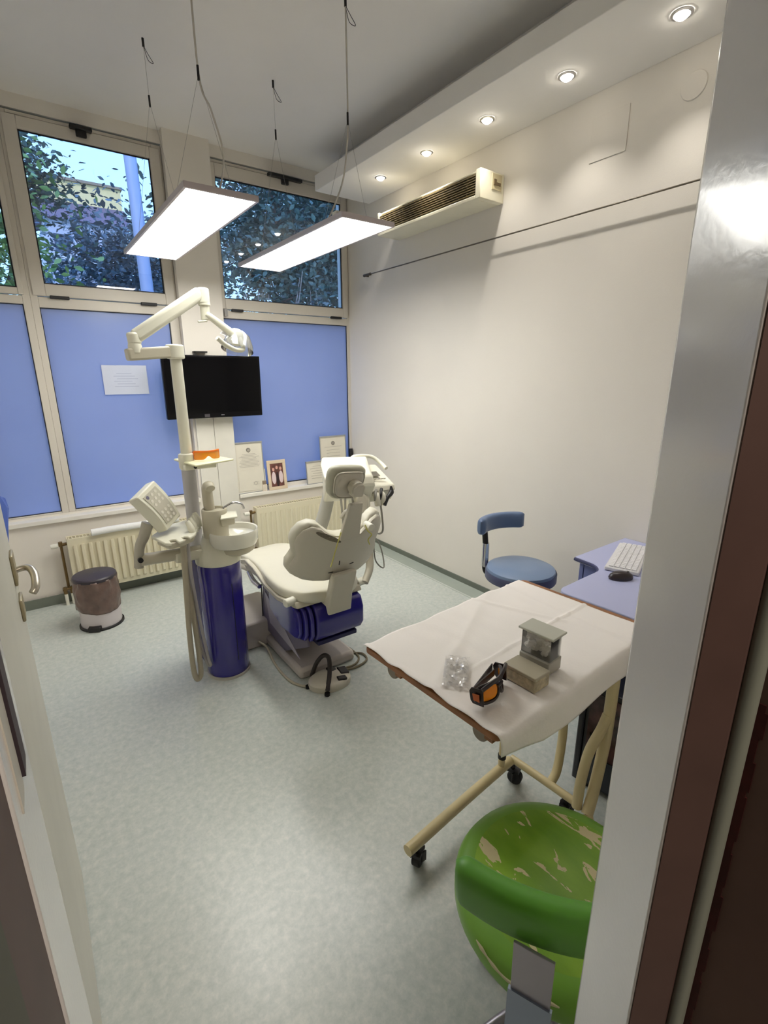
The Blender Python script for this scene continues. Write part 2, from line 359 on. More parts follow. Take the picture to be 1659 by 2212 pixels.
# ================================================================ OUTSIDE
struct('ground', MB().box(-25, 60, 4.6, 90, -0.6, -0.5), M('outside_ground', (70, 82, 66), 0.9, var=0.3, scale=0.5), 'ground outside the windows')
leafA = M('leaf_dark', (70, 96, 92), 0.55, var=0.35, scale=1.5)  # bluish tint includes haze from reflections in the window glass
leafB = M('leaf_green', (110, 142, 80), 0.55, var=0.4, scale=1.5)
leafC = M('leaf_haze_blue', (88, 112, 124), 0.55, var=0.35, scale=1.5)  # glass haze is put into this bluer leaf colour
bark = M('bark', (74, 66, 64), 0.9, var=0.3, scale=12, bump=0.5, bscale=14)
def tree(x, y, h, cr, cz, nleaf, lm, label, ls=0.16, seed=1, cl=11):
    rnd = random.Random(seed)
    t = thing('tree', label, 'tree', (x, y, -0.5), group=None)
    m = MB(); top = Vector((x + rnd.uniform(-.3, .3), y, cz + cr * 0.5))
    m.tube([(x, y, -0.5), (x + 0.1, y, cz * 0.4), (x - 0.05, y, cz * 0.8), top], [0.2, 0.15, 0.11, 0.03], 10)
    cent = []
    for k in range(cl):
        a = rnd.uniform(0, 2 * PI); e = rnd.uniform(-0.9, 0.95); rr = cr * rnd.uniform(0.35, 0.85)
        c = Vector((x + rr * math.cos(a) * math.sqrt(1 - e * e), y + rr * math.sin(a) * math.sqrt(1 - e * e), cz + rr * e * h))
        cent.append(c); b = Vector((x, y, cz * rnd.uniform(0.4, 0.85)))
        m.tube([b, (b + c) / 2 + Vector((0, 0, -0.15)), c], [0.055, 0.035, 0.012], 6)
        for q in range(3):
            e2 = c + Vector((rnd.uniform(-1, 1), rnd.uniform(-1, 1), rnd.uniform(-0.7, 0.9))) * cr * 0.4
            m.tube([c, (c + e2) / 2 + Vector((0, 0, 0.08)), e2], [0.016, 0.011, 0.005], 5)
    obj('trunk', m, bark, t)
    L = MB()
    for i in range(nleaf):
        c = rnd.choice(cent); g = Vector((rnd.gauss(0, 1), rnd.gauss(0, 1), rnd.gauss(0, 0.85))) * cr * 0.23
        p = c + g; s = ls * rnd.uniform(0.6, 1.3)
        mt = Matrix.Translation(p) @ Matrix.Rotation(rnd.uniform(0, 6.28), 4, 'Z') @ Matrix.Rotation(rnd.uniform(-1.3, 1.3), 4, 'X') @ Matrix.Rotation(rnd.uniform(0, 6.28), 4, 'Z')
        L.raw([(0, -s, 0), (s * .5, -s * .2, s * .08), (s * .35, s * .5, 0), (0, s, -s * .1), (-s * .35, s * .5, 0), (-s * .5, -s * .2, s * .08)], [(0, 1, 2, 3), (0, 3, 4, 5)], mt)
    lo = obj('foliage', L, lm, t); lo['kind'] = 'stuff'
    return t
tree(-0.15, 9.5, 1.3, 1.15, 4.3, 7800, leafA, 'dark leafy tree at the left edge of the middle window', 0.055, 3)
tree(2.0, 13.5, 0.8, 2.3, 3.0, 13000, leafC, 'bluish tree low in the middle window before the building', 0.066, 5)
tree(-0.9, 8.0, 1.0, 1.7, 3.6, 11700, leafB, 'sunlit green tree seen in the leftmost window', 0.055, 8)
tree(4.5, 9.0, 1.0, 2.0, 4.3, 16900, leafA, 'dark dense tree filling the left of the right window', 0.055, 11, 16)
tree(7.2, 10.8, 1.1, 2.3, 4.8, 16900, leafC, 'tree with pale twigs at the right of the right window', 0.055, 13, 16)
tree(7.6, 15.5, 1.2, 3.2, 6.2, 11700, leafA, 'tall tree behind the others in the right window', 0.083, 17, 14)
tree(4.6, 20.0, 0.8, 2.2, 5.2, 7800, leafC, 'far tree beside the lamp post', 0.088, 21)
# twiggy hedge row
for i, (hx, hy) in enumerate(((3.1, 7.2), (4.4, 7.6))):
    rnd = random.Random(40 + i); t = thing('shrub', ('leafy shrub' if i == 0 else 'bare twiggy shrub') + ' low outside the right window', 'shrub', (hx, hy, -0.5)); m = MB(); L = MB()
    for k in range(34):
        a = rnd.uniform(0, 6.28); tip = Vector((hx + math.cos(a) * rnd.uniform(.3, 1.0), hy + math.sin(a) * .6, rnd.uniform(1.8, 3.1)))
        m.tube([(hx, hy, -0.5), ((hx + tip.x) / 2 + rnd.uniform(-.2, .2), (hy + tip.y) / 2, 1.3), tip], [0.02, 0.012, 0.004], 5)
        for q in range(22 if i == 0 else 9):
            p = tip + Vector((rnd.gauss(0, .18), rnd.gauss(0, .18), rnd.gauss(-.15, .25))); s = rnd.uniform(.03, .07)
            L.raw([(-s, 0, 0), (0, -s * .5, 0), (s, 0, 0), (0, s * .5, 0)], [(0, 1, 2, 3)], Matrix.Translation(p) @ Matrix.Rotation(rnd.uniform(0, 6), 4, 'Z') @ Matrix.Rotation(rnd.uniform(-1.2, 1.2), 4, 'X'))
    obj('stem', m, M('pale_twig', (140, 130, 128), 0.8), t); lo = obj('foliage', L, leafA if i == 0 else leafC, t); lo['kind'] = 'stuff'
# building
t = thing('building', 'sunlit yellow apartment building beyond the trees', 'building', (5, 41, -0.5))
obj('wall', MB().box(3.0, 7.5, 40, 48, 12.1, 13.3), M('yellow_facade', (236, 208, 150), 0.8, var=0.05), t)
obj('lower_wall', MB().box(2.8, 7.2, 38.6, 48, -0.5, 10.7), M('pale_facade', (190, 190, 205), 0.8, var=0.05), t, label='pale lower storeys')
obj('roof', MB().prism([(2.4, 38.2, 10.7), (7.6, 38.2, 10.7), (7.6, 40, 12.1), (2.4, 40, 12.1)], (0, 4, 0)), M('mauve_roof', (120, 104, 120), 0.8, var=0.1), t, label='mauve tiled roof')
obj('parapet', MB().box(2.9, 7.6, 39.8, 48, 13.3, 13.45), M('parapet', (150, 130, 110), 0.8), t)
for k, (zx, zz) in enumerate([(3.2, 8.8), (4.6, 8.8), (6.0, 8.8), (3.2, 6.2), (4.6, 6.2), (6.0, 6.2), (3.2, 3.6), (4.6, 3.6)]):
    wo = obj('window', MB().box(zx, zx + 0.8, 38.5, 38.62, zz, zz + 1.1), M('facade_glass', (60, 70, 90), 0.2), t)
    obj('balcony', MB().box(zx - 0.2, zx + 1.0, 37.8, 38.6, zz - 0.5, zz - 0.1), M('balcony', (206, 204, 210), 0.7), t)
t = thing('lamp_post', 'tall pale metal lamp post outside the middle window', 'lamp post', (1.46, 7, -0.5))
obj('pole', MB().cyl((1.50, 7, -0.5), (1.46, 7, 4.6), 0.085, 0.065), M('pole_paint', (150, 160, 190), 0.5), t)
obj('lamp_head', MB().box(1.10, 1.50, 6.9, 7.1, 4.28, 4.36), M('lamp_violet', (96, 84, 150), 0.4), t, bev=0.02, label='violet grey head')

# ================================================================ CEILING THINGS
def emitter(name, rgb, s):
    m = bpy.data.materials.new(name); m.use_nodes = True; n = m.node_tree; n.nodes.clear()
    o = n.nodes.new('ShaderNodeOutputMaterial'); e = n.nodes.new('ShaderNodeEmission'); e.inputs[0].default_value = (*rgb, 1); e.inputs[1].default_value = s
    n.links.new(e.outputs[0], o.inputs[0]); return m
led = emitter('led_diffuser', (1.0, 0.985, 0.925), PANEL_STRENGTH)
frame_grey = M('panel_frame', (205, 194, 196), 0.4, metal=0.3)
cable_m = M('pale_cable', (205, 200, 190), 0.5)
wire_m = M('steel_wire', (178, 174, 168), 0.4, metal=0.7)
def led_panel(x0, y0, z, label, cord):
    x1, y1 = x0 + 0.30, y0 + 1.32
    t = thing('pendant_light', label, 'light', (x0 + 0.15, y0 + 0.66, z), group='suspended LED panels')
    m = MB(); w = 0.011
    m.box(x0, x1, y0, y0 + w, z, z + 0.019); m.box(x0, x1, y1 - w, y1, z, z + 0.019); m.box(x0, x0 + w, y0 + w, y1 - w, z, z + 0.019); m.box(x1 - w, x1, y0 + w, y1 - w, z, z + 0.019)
    m.box(x0, x1, y0, y1, z + 0.019, z + 0.022); obj('panel_frame', m, frame_grey, t)
    obj('diffuser', MB().box(x0 + w, x1 - w, y0 + w, y1 - w, z + 0.003, z + 0.007), led, t)
    obj('driver_box', MB().box(x0 + 0.09, x1 - 0.09, y0 + 0.5, y0 + 0.75, z + 0.0225, z + 0.05), white_pl, t, bev=0.004)
    xc = x0 + 0.15
    for yy, zz, b in ((y0 + 0.17, 2.755, -1), (y1 - 0.36, 2.95, 1)):
        k = MB(); k.tube([(xc, yy, ZC), (xc, yy, zz)], 0.0026 if b < 0 else 0.0009, 6)
        k.tube([(xc, yy, zz), (x0 + 0.02, yy + 0.02, z + 0.022)], 0.0008, 5); k.tube([(xc, yy, zz), (x1 - 0.02, yy + 0.02, z + 0.022)], 0.0008, 5)
        obj('suspension_wire', k, wire_m, t)
        obj('wire_gripper', MB().cyl((xc, yy, zz - 0.02), (xc, yy, zz + 0.03), 0.005, seg=10), dark_metal, t)
        obj('ceiling_hook', MB().cyl((xc, yy, ZC - 0.035), (xc, yy, ZC), 0.006, seg=10).tube([(xc, yy, ZC - .03), (xc + .012, yy - .02, ZC - .07), (xc + .03, yy - .035, ZC - .11), (xc + .012, yy - .01, ZC - .09), (xc, yy, ZC - .03)], 0.0015, 5), dark_metal, t)
    yy = y0 + 0.17
    obj('power_cord', MB().tube([(xc, yy, ZC), (xc + 0.002, yy + 0.002, 2.76)] + [(xc + a, yy + b, c) for a, b, c in cord] + [(xc, yy + 0.33, z + 0.03)], 0.0042, 8), cable_m, t)
    for cx in (x0 + 0.03, x1 - 0.03): obj('clip', MB().box(cx - 0.02, cx + 0.02, y0 + 0.06, y0 + 0.10, z + 0.0225, z + 0.04), white_pl, t)
    return t
led_panel(0.632, 2.17, 2.29, 'flat glowing LED panel hanging on the left, in front of the middle window', [(0.05, 0.03, 2.66), (0.10, 0.07, 2.55), (0.11, 0.12, 2.46), (0.08, 0.17, 2.37)])
led_panel(1.31, 2.135, 2.29, 'flat glowing LED panel hanging on the right, nearer the soffit', [(0.01, 0.03, 2.65), (0.015, 0.08, 2.53), (0.0, 0.16, 2.42), (-0.02, 0.24, 2.34)])
bulb = emitter('spot_bulb', (1.0, 0.93, 0.8), 25.0)
names = ['farthest recessed spotlight, nearest the windows', 'second recessed spotlight from the windows', 'middle recessed spotlight of the five in the soffit', 'fourth recessed spotlight from the windows', 'nearest and largest recessed spotlight, at the top right']
for i, y in enumerate((3.25, 2.75, 2.24, 1.74, 1.23)):
    t = thing('recessed_spotlight', names[i], 'spotlight', (2.325, y, 2.95), group='recessed spotlights in the soffit')
    obj('trim_ring', MB().lathe([(0.041, -0.001), (0.041, -0.005), (0.03, -0.007), (0.027, -0.003)], (2.325, y, 2.95)), chrome, t)
    obj('bulb', MB().lathe([(0.0005, -0.022), (0.014, -0.020), (0.024, -0.013), (0.029, -0.004)], (2.325, y, 2.95)), bulb, t)
    ld = bpy.data.lights.new('spot', 'SPOT'); lo = bpy.data.objects.new('spotlight_beam', ld); link(lo); lo.parent = t; lo.location = (0, 0, -0.02)
    ld.energy = SPOT_WATTS; ld.color = (1.0, 0.95, 0.87); ld.spot_size = math.radians(104); ld.spot_blend = 0.9; ld.shadow_soft_size = 0.02

# ================================================================ RIGHT WALL THINGS
t = thing('wall_heater', 'white slatted fan unit high on the right wall', 'air unit', (2.48, 2.97, 2.60))
y0, y1 = 2.30, 3.30; xf = 2.375
y0, y1 = 2.32, 3.36
m = MB(); m.box(xf, XR - 0.001, y0, y0 + 0.04, 2.60, 2.755); m.box(xf, XR - 0.001, y1 - 0.02, y1, 2.60, 2.755)
m.box(xf, XR - 0.001, y0 + .04, y1 - .02, 2.60, 2.622); m.box(xf + 0.02, XR - 0.001, y0 + .04, y1 - .02, 2.742, 2.755); m.box(XR - 0.03, XR - 0.001, y0 + .04, y1 - .02, 2.622, 2.742)
obj('casing', m, M('heater_white', (236, 230, 206), 0.4), t, bev=0.004)
obj('inside', MB().box(xf + 0.03, XR - 0.035, y0 + .042, y1 - .022, 2.625, 2.74), M('heater_dark', (44, 34, 30), 0.7), t)
m = MB()
for k in range(8):
    z = 2.632 + k * 0.0135; m.box(xf + 0.004, xf + 0.02, y0 + 0.04, y1 - 0.02, z, z + 0.0035)
for k in range(5): m.box(xf + 0.014, xf + 0.024, y0 + 0.12 + k * 0.21, y0 + 0.126 + k * 0.21, 2.622, 2.742)
obj('grille', m, M('grille_slats', (150, 136, 104), 0.4), t)
m = MB(); m.box(2.47, 2.555, y0 - 0.004, y0, 2.66, 2.745); ctl = obj('control_panel', m, M('ivory', (214, 200, 160), 0.5), t, bev=0.003)
m = MB(); m.box(2.485, 2.54, y0 - 0.009, y0 - 0.004, 2.685, 2.70); m.box(2.485, 2.505, y0 - 0.009, y0 - 0.004, 2.70, 2.715); obj('switch', m, M('switch_brown', (110, 92, 64), 0.5), ctl)
t = thing('curtain_wire', 'thin metal rod stretched along the right wall below the fan unit', 'rod', (2.54, 2.5, 2.41))
obj('rod', MB().cyl((2.54, 0.5, 2.41), (2.54, 3.78, 2.41), 0.0045, seg=8), M('rod_grey', (112, 104, 92), 0.45, metal=0.5), t)
obj('end_fitting', MB().cyl((2.54, 3.70, 2.41), (2.54, 3.80, 2.41), 0.011, seg=10).cyl((2.54, 3.79, 2.41), (2.58, 3.79, 2.41), 0.008, seg=8), M('fitting', (90, 82, 70), 0.5, metal=0.5), t)
t = obj('wall_hatch', MB().box(XR - 0.004, XR - 0.0005, 1.555, 1.75, 2.645, 2.84), wall_m, bev=0.001, loc=(XR, 1.65, 2.645)); tag(t, 'square painted-over cover plate on the right wall above the rod', 'cover plate')
t = obj('round_cover_plate', MB().lathe([(0.0005, -0.004), (0.052, -0.004), (0.055, 0)], (0, 0, 0), 30, T(XR - 0.0005, 1.27, 2.80, ry=PI / 2)), wall_m, loc=(XR, 1.27, 2.745)); tag(t, 'round painted-over cap on the right wall beside the door frame', 'cover plate')

# ================================================================ TELEVISION
t = thing('television', 'black flat screen television mounted on the column', 'television', (1.235, 3.93, 1.29))
A = T(1.235, 3.955, 1.512, rx=0.03)
ox = -0.02
obj('bezel', MB().box(-0.372, 0.372, -0.02, 0.02, -0.234, 0.232, A), M('tv_gloss_black', (6, 5, 8), 0.25, spec=0.25), t, bev=0.006)
obj('screen', MB().box(-0.354, 0.354, -0.0215, -0.019, -0.195, 0.215, A), M('tv_screen', (3, 3, 5), 0.12, spec=0.2), t)
m = MB()
for dx in (0, 0.0065, 0.013, 0.0195): m.box(0.03 + dx, 0.034 + dx, -0.0225, -0.0205, -0.2165, -0.2125, A)
obj('brand_mark', m, M('mark_white', (220, 220, 225), 0.4), t, label='small pale lettering under the screen')
obj('sticker', MB().box(-0.10, -0.06, -0.0225, -0.0205, -0.226, -0.204, A), M('sticker_grey', (70, 66, 70), 0.5), t)
obj('wall_bracket', MB().box(1.15, 1.32, 3.975, 4.049, 1.42, 1.60).box(1.12, 1.135, 4.0, 4.045, 1.6, 1.77).box(1.12, 1.22, 4.0, 4.045, 1.765, 1.775), dark_metal, t)

# ================================================================ NOTICE on the blue pane
t = obj('paper_notice', MB().box(0.50, 0.795, 4.124, 4.1262, 1.465, 1.67), M('paper_blueish', (200, 206, 224), 0.8), loc=(0.65, 4.125, 1.465)); tag(t, 'pale sheet of paper taped on the blue pane left of the television', 'paper')
m = MB()
for k in range(6): m.box(0.57 + (k % 2) * .02, 0.73 - (k % 3) * .02, 4.1235, 4.124, 1.52 + k * 0.018, 1.523 + k * 0.018)
obj('printed_lines', m, M('faint_print', (160, 168, 196), 0.8), t)

# ================================================================ RADIATORS
rad_m = M('radiator_enamel', (226, 218, 190), 0.4, var=0.02)
brass = M('aged_brass', (120, 98, 62), 0.4, metal=0.6)
def radiator(x0, x1, label, z1, rib, valve_x, front=3.93):
    t = thing('radiator', label, 'radiator', ((x0 + x1) / 2, 3.98, 0.09)); z0 = 0.09
    m = MB(); m.box(x0, x1, front + 0.006, front + 0.016, z0, z1)
    n = int((x1 - x0 - 0.06) / 0.0465)
    for k in range(n):
        c = x0 + 0.045 + k * 0.0465
        m.prism([(c - 0.015, front + 0.006, z0 + 0.03), (c + 0.015, front + 0.006, z0 + 0.03), (c + 0.009, front - rib, z0 + 0.04), (c - 0.009, front - rib, z0 + 0.04)], (0, 0, z1 - z0 - 0.085))
    obj('front_panel', m, rad_m, t, bev=0.003)
    m = MB(); m.box(x0, x1, 4.0, 4.012, z0, z1); m.box(x0, x0 + 0.008, front + 0.016, 4.0, z0 + .01, z1); m.box(x1 - 0.008, x1, front + 0.016, 4.0, z0 + .01, z1); obj('back_panel', m, rad_m, t)
    m = MB(); nn = int((x1 - x0) / 0.022)
    for k in range(nn): m.box(x0 + 0.012 + k * 0.022, x0 + 0.018 + k * 0.022, front + 0.018, 3.998, z1 - 0.012, z1 - 0.002)
    obj('top_grille', m, rad_m, t)
    m = MB(); m.cyl((x0, 3.97, z1 - 0.04), (x0 - 0.05, 3.97, z1 - 0.045), 0.011); m.cyl((x0 - 0.038, 3.97, z1 - 0.05), (x0 - 0.038, 3.97, z1 - 0.02), 0.013, seg=12); obj('valve', m, brass, t)
    obj('thermostat_knob', MB().lathe([(0.001, 0), (0.016, 0.002), (0.018, 0.03), (0.014, 0.045), (0.001, 0.046)], (0, 0, 0), 18, T(x0 - 0.052, 3.97, z1 - 0.045, ry=-PI / 2)), white_pl, t)
    m = MB(); m.tube([(x0 - 0.036, 3.985, z1 - 0.05), (x0 - 0.036, 3.99, 0.12)], 0.009, 10)
    m.cyl((x0 - 0.075, 3.97, 0.12), (x0, 3.97, 0.12), 0.010); m.cyl((x0 - 0.06, 3.97, 0.085), (x0 - 0.06, 3.97, 0.135), 0.013, seg=12); m.cyl((x0 - 0.02, 3.97, 0.085), (x0 - 0.02, 3.97, 0.135), 0.013, seg=12); obj('pipe', m, brass, t)
    for px in (x0 - 0.06, x0 - 0.02): obj('floor_pipe', MB().cyl((px, 3.97, 0.0), (px, 3.97, 0.09), 0.011), white_pl, t)
    for bx in (x0 + 0.1, x1 - 0.13): obj('bracket', MB().box(bx, bx + 0.03, 4.012, 4.02, 0.2, 0.4), grey_pl, t)
    return t
radiator(0.10, 1.02, 'ribbed cream radiator under the window left of the column', 0.495, 0.012, 0.05)
radiator(1.49, 2.42, 'smooth cream radiator under the window right of the column', 0.495, 0.003, 1.44)
t = obj('paper_roll', MB().tube([(0.255, 3.925, 0.518), (0.40, 3.928, 0.521), (0.6, 3.927, 0.519), (0.85, 3.93, 0.520)], [0.025, 0.024, 0.0245, 0.024], 16), M('towel_white', (240, 240, 236), 0.9, bump=0.3, bscale=40), loc=(0.5, 3.93, 0.497)); tag(t, 'white rolled towel lying along the top of the ribbed radiator', 'towel')

# ================================================================ PEDAL BIN
t = thing('pedal_bin', 'round white pedal bin with brown bag and black lid by the radiator', 'bin', (0.205, 3.52, 0)); c = (0.205, 3.52, 0)
obj('body', MB().lathe([(0.001, 0.006), (0.118, 0.006), (0.122, 0.02), (0.118, 0.33), (0.112, 0.33), (0.11, 0.02)], c), M('bin_white', (216, 208, 210), 0.4), t)
obj('base_ring', MB().lathe([(0.11, 0.0), (0.132, 0.0), (0.132, 0.012), (0.124, 0.016)], c), black, t)
def bag(u, v):
    a = u * 2 * PI; z = 0.12 + v * 0.215; d = 0.004 * noise.noise(Vector((math.cos(a) * 4, math.sin(a) * 4, z * 16))) * 3
    r = 0.1225 + 0.006 * math.sin(v * PI) + d + 0.004
    return (c[0] + r * math.cos(a), c[1] + r * math.sin(a), z + 0.01 * math.sin(a * 2 + 1) * (1 - v))
m = M('brown_bin_bag', (112, 92, 84), 0.28, var=0.25, scale=14, bump=0.6, bscale=18)
obj('bin_bag', MB().grid(bag, 72, 18), m, t, solid=0.001)
obj('lid', MB().lathe([(0.128, 0.328), (0.129, 0.346), (0.122, 0.354), (0.07, 0.36), (0.001, 0.362)], c), M('lid_black', (58, 52, 60), 0.4), t)
pd = Vector((-0.42, -0.9, 0)).normalized()
q = Vector(c) + pd * 0.125; m = MB(); m.bar(q + Vector((0, 0, 0.025)) - pd * 0.02, q + Vector((0, 0, 0.018)) + pd * 0.018, 0.075, 0.03); obj('pedal', m, black, t, bev=0.004)

# ================================================================ CERTIFICATES, PHOTO
paper = M('certificate_paper', (226, 220, 204), 0.6, var=0.03)
silver = M('silver_frame', (178, 178, 176), 0.35, metal=0.5)
ink = M('faint_ink', (150, 142, 130), 0.8); crest_m = M('crest_ink', (96, 88, 82), 0.7)
def certificate(x, z0, w, h, label, lean=0.12, crest=True, lines=10, two=False, y=4.075, rzz=0.0):
    t = thing('certificate', label, 'certificate', (x + w / 2, y - 0.03, z0), group=None)
    A = T(x + w / 2, y - 0.03, z0, rx=-lean, rz=rzz)
    m = MB(); b = 0.008
    m.box(-w / 2, w / 2, -0.006, 0.006, 0, b, A); m.box(-w / 2, w / 2, -0.008, 0.008, h - b * 1.6, h, A); m.box(-w / 2, -w / 2 + b, -0.006, 0.006, b, h - b, A); m.box(w / 2 - b, w / 2, -0.006, 0.006, b, h - b, A); m.box(-w / 2 + b, w / 2 - b, 0.002, 0.006, b, h - b, A)
    obj('frame', m, silver, t, bev=0.0015)
    pp = obj('sheet', MB().box(-w / 2 + b, w / 2 - b, -0.002, 0.001, b, h - b, A), paper, t)
    top = h - 0.05
    if crest:
        m = MB(); cz = h - 0.07
        m.lathe([(0.014, 0), (0.018, 0), (0.018, 0.0006), (0.014, 0.0006)], (0, 0, 0), 20, A @ T(0, -0.0024, cz, rx=PI / 2))
        for k in range(10):
            a = k * PI / 5; m.box(-0.0012, 0.0012, -0.003, -0.0022, 0.004, 0.021, A @ T(0, 0, cz) @ Matrix.Rotation(a, 4, 'Y'))
        obj('crest', m, crest_m, pp); top = cz - 0.035
    m = MB(); rnd = random.Random(int(x * 100))
    for k in range(lines):
        lw = w * rnd.uniform(0.22, 0.36); zz = top - k * (top - 0.03 - (h * 0.42 if two else 0)) / lines
        m.box(-lw, lw, -0.0028, -0.0022, zz, zz + 0.002, A)
    obj('print', m, ink, pp)
    if two:
        obj('lower_sheet', MB().box(-w / 2 + b + .01, w / 2 - b + .012, -0.005, -0.003, 0.02, h * 0.45, A @ T(0, 0, 0, ry=0.02)), paper, t)
        m = MB(); m.lathe([(0.014, 0), (0.016, 0), (0.016, 0.0006), (0.014, 0.0006)], (0, 0, 0), 20, A @ T(0.04, -0.0054, 0.08, rx=PI / 2))
        for k in range(3): m.box(0.015, 0.07, -0.0062, -0.0056, 0.07 + k * .01, 0.0712 + k * .01, A)
        obj('stamp', m, ink, t)
    return t
certificate(1.378, 0.612, 0.252, 0.44, 'tall framed certificate with two sheets beside the column', two=True, lean=0.05)
certificate(2.035, 0.612, 0.26, 0.215, 'small framed certificate left of the tall one behind the headrest', lean=0.10, crest=False, lines=6, y=4.065)
certificate(2.205, 0.612, 0.285, 0.43, 'framed certificate standing in the right window corner', lean=0.04, y=4.10)
t = thing('photo_frame', 'small photo of three people in a cream frame on the sill', 'picture', (1.745, 4.03, 0.612)); A = T(1.745, 4.03, 0.612, rx=-0.12)
m = MB(); frame(m, -0.088, 0.088, 0, 0.265, -0.006, 0.006, 0.026); m2 = MB()
for p in [(-0.088, 0.088, 0, 0.028), (-0.088, 0.088, 0.232, 0.262), (-0.088, -0.06, 0.028, 0.232), (0.06, 0.088, 0.028, 0.232)]: m2.box(p[0], p[1], -0.006, 0.006, p[2], p[3], A)
m.bm.free(); obj('frame', m2, M('cream_wood', (224, 204, 176), 0.5), t, bev=0.002)
ph = obj('photo', MB().box(-0.06, 0.06, -0.002, 0.004, 0.028, 0.232, A), M('photo_brown', (112, 70, 62), 0.4, var=0.4, scale=30), t)
m = MB(); m.mi = 0
for px, hz in ((-0.032, 0.15), (0.002, 0.165), (0.036, 0.155)):
    m.mi = 0; m.ell((0, 0, 0), (0.011, 0.0008, 0.015), A @ T(px, -0.0026, hz + 0.03), 14, 8)
for px, hz in ((-0.032, 0.15), (0.036, 0.155)):
    m.mi = 1; m.ell((0, 0, 0), (0.02, 0.0007, 0.055), A @ T(px, -0.0024, hz - 0.045), 14, 8)
m.mi = 2; m.ell((0, 0, 0), (0.015, 0.0006, 0.07), A @ T(0.002, -0.0023, 0.09), 14, 8)
obj('pictured_people', m, [M('skin_print', (214, 164, 150), 0.5), M('coat_print', (226, 206, 206), 0.5), M('dark_print', (52, 34, 36), 0.5)], ph)
t = thing('perfume_box', 'tiny box in front of the photo frame', 'box', (1.62, 4.04, 0.612))
obj('body', MB().box(1.598, 1.640, 4.03, 4.05, 0.612, 0.672), M('box_cream', (226, 214, 196), 0.5), t, bev=0.002); obj('lid', MB().box(1.602, 1.636, 4.032, 4.048, 0.672, 0.705), M('box_brown', (150, 132, 112), 0.4), t, bev=0.002)

# ================================================================ BLUE RACK on the left wall, DOOR
t = thing('file_rack', 'blue plastic rack of slanted holders on the left wall behind the door', 'rack', (-0.2, 3.45, 0.6)); bl = M('blue_rack', (86, 110, 188), 0.35)
for k in range(4):
    y = 3.28 + k * 0.13; z = 0.86 - k * 0.0
    obj('holder', MB().prism([(-0.265, y, 0.60 + .02 * k), (-0.19, y + .03, 0.64 + .02 * k), (-0.155 - .004 * k, y + .05, 0.90 - .03 * k), (-0.175, y + .05, 0.97 - .03 * k), (-0.265, y, 0.88)], (0, 0.014, 0)), bl, t, bev=0.003)
obj('back_plate', MB().box(-0.2695, -0.263, 3.26, 3.72, 0.6, 0.95), bl, t)
for ry in (3.3, 3.6): obj('rivet', MB().cyl((-0.262, ry, 0.75), (-0.255, ry, 0.75), 0.008, seg=10), dark_metal, t)

t = thing('door_1', 'open white door at the left edge of the picture', 'door', (-0.105, 0.70, 0), kind='structure')
door_m = M('door_paint', (214, 212, 200), 0.5, var=0.03)
obj('leaf', MB().box(-0.128, -0.0875, 0.70, 1.60, 0.008, 2.68), door_m, t, bev=0.003)
obj('lock_plate', MB().box(-0.12, -0.095, 1.6, 1.603, 0.92, 1.2), steel, t)
m = MB(); m.box(-0.0875, -0.080, 1.475, 1.545, 1.085, 1.165); m.box(-0.0875, -0.080, 1.475, 1.545, 0.985, 1.045); obj('rosette', m, M('rosette_pale', (168, 158, 128), 0.4, metal=0.4), t, bev=0.003)
obj('handle', MB().tube([(-0.085, 1.525, 1.112), (-0.062, 1.525, 1.115), (-0.050, 1.512, 1.112), (-0.044, 1.485, 1.100), (-0.046, 1.45, 1.083), (-0.054, 1.44, 1.072)], [0.008, 0.008, 0.009, 0.0095, 0.0095, 0.009], 12), M('satin_handle', (190, 184, 170), 0.3, metal=0.7), t)
obj('hinge', MB().cyl((-0.084, 0.70, 0.25), (-0.084, 0.70, 0.35), 0.008, seg=10), steel, t); obj('hinge', MB().cyl((-0.084, 0.70, 1.9), (-0.084, 0.70, 2.0), 0.008, seg=10), steel, t)
t = thing('strike_plate', 'dark strike slot in the left door jamb', 'strike plate', (-0.04, 0.37, 1.3))
obj('slot', MB().box(-0.0418, -0.0385, 0.368, 0.392, 1.335, 1.75), M('slot_dark', (60, 50, 56), 0.6), t); obj('lip', MB().box(-0.0415, -0.0405, 0.338, 0.366, 1.33, 1.75), M('lip_paint', (212, 208, 196), 0.4), t)

# ================================================================ DENTAL CHAIR
leather = M('chair_leather', (222, 218, 200), 0.38, var=0.02, bump=0.03, bscale=180)
shell = M('chair_shell', (212, 206, 190), 0.45, var=0.02)
shell_l = M('chair_shell_light', (204, 198, 180), 0.4, var=0.02)
t = thing('dental_chair', 'cream dental chair with blue motor housing seen from behind its headrest', 'dental chair', (1.15, 2.35, 0))
CX = 1.145
obj('base_plate', MB().prism([(0.985, 2.14, 0.0), (1.335, 2.14, 0), (1.335, 2.78, 0), (0.985, 2.78, 0)], (0, 0, 0.065)), M('base_pale', (200, 192, 186), 0.4), t, bev=0.02)
obj('floor_box', MB().box(0.85, 1.12, 2.60, 3.02, 0.0, 0.17), M('base_pale'), t, bev=0.012)
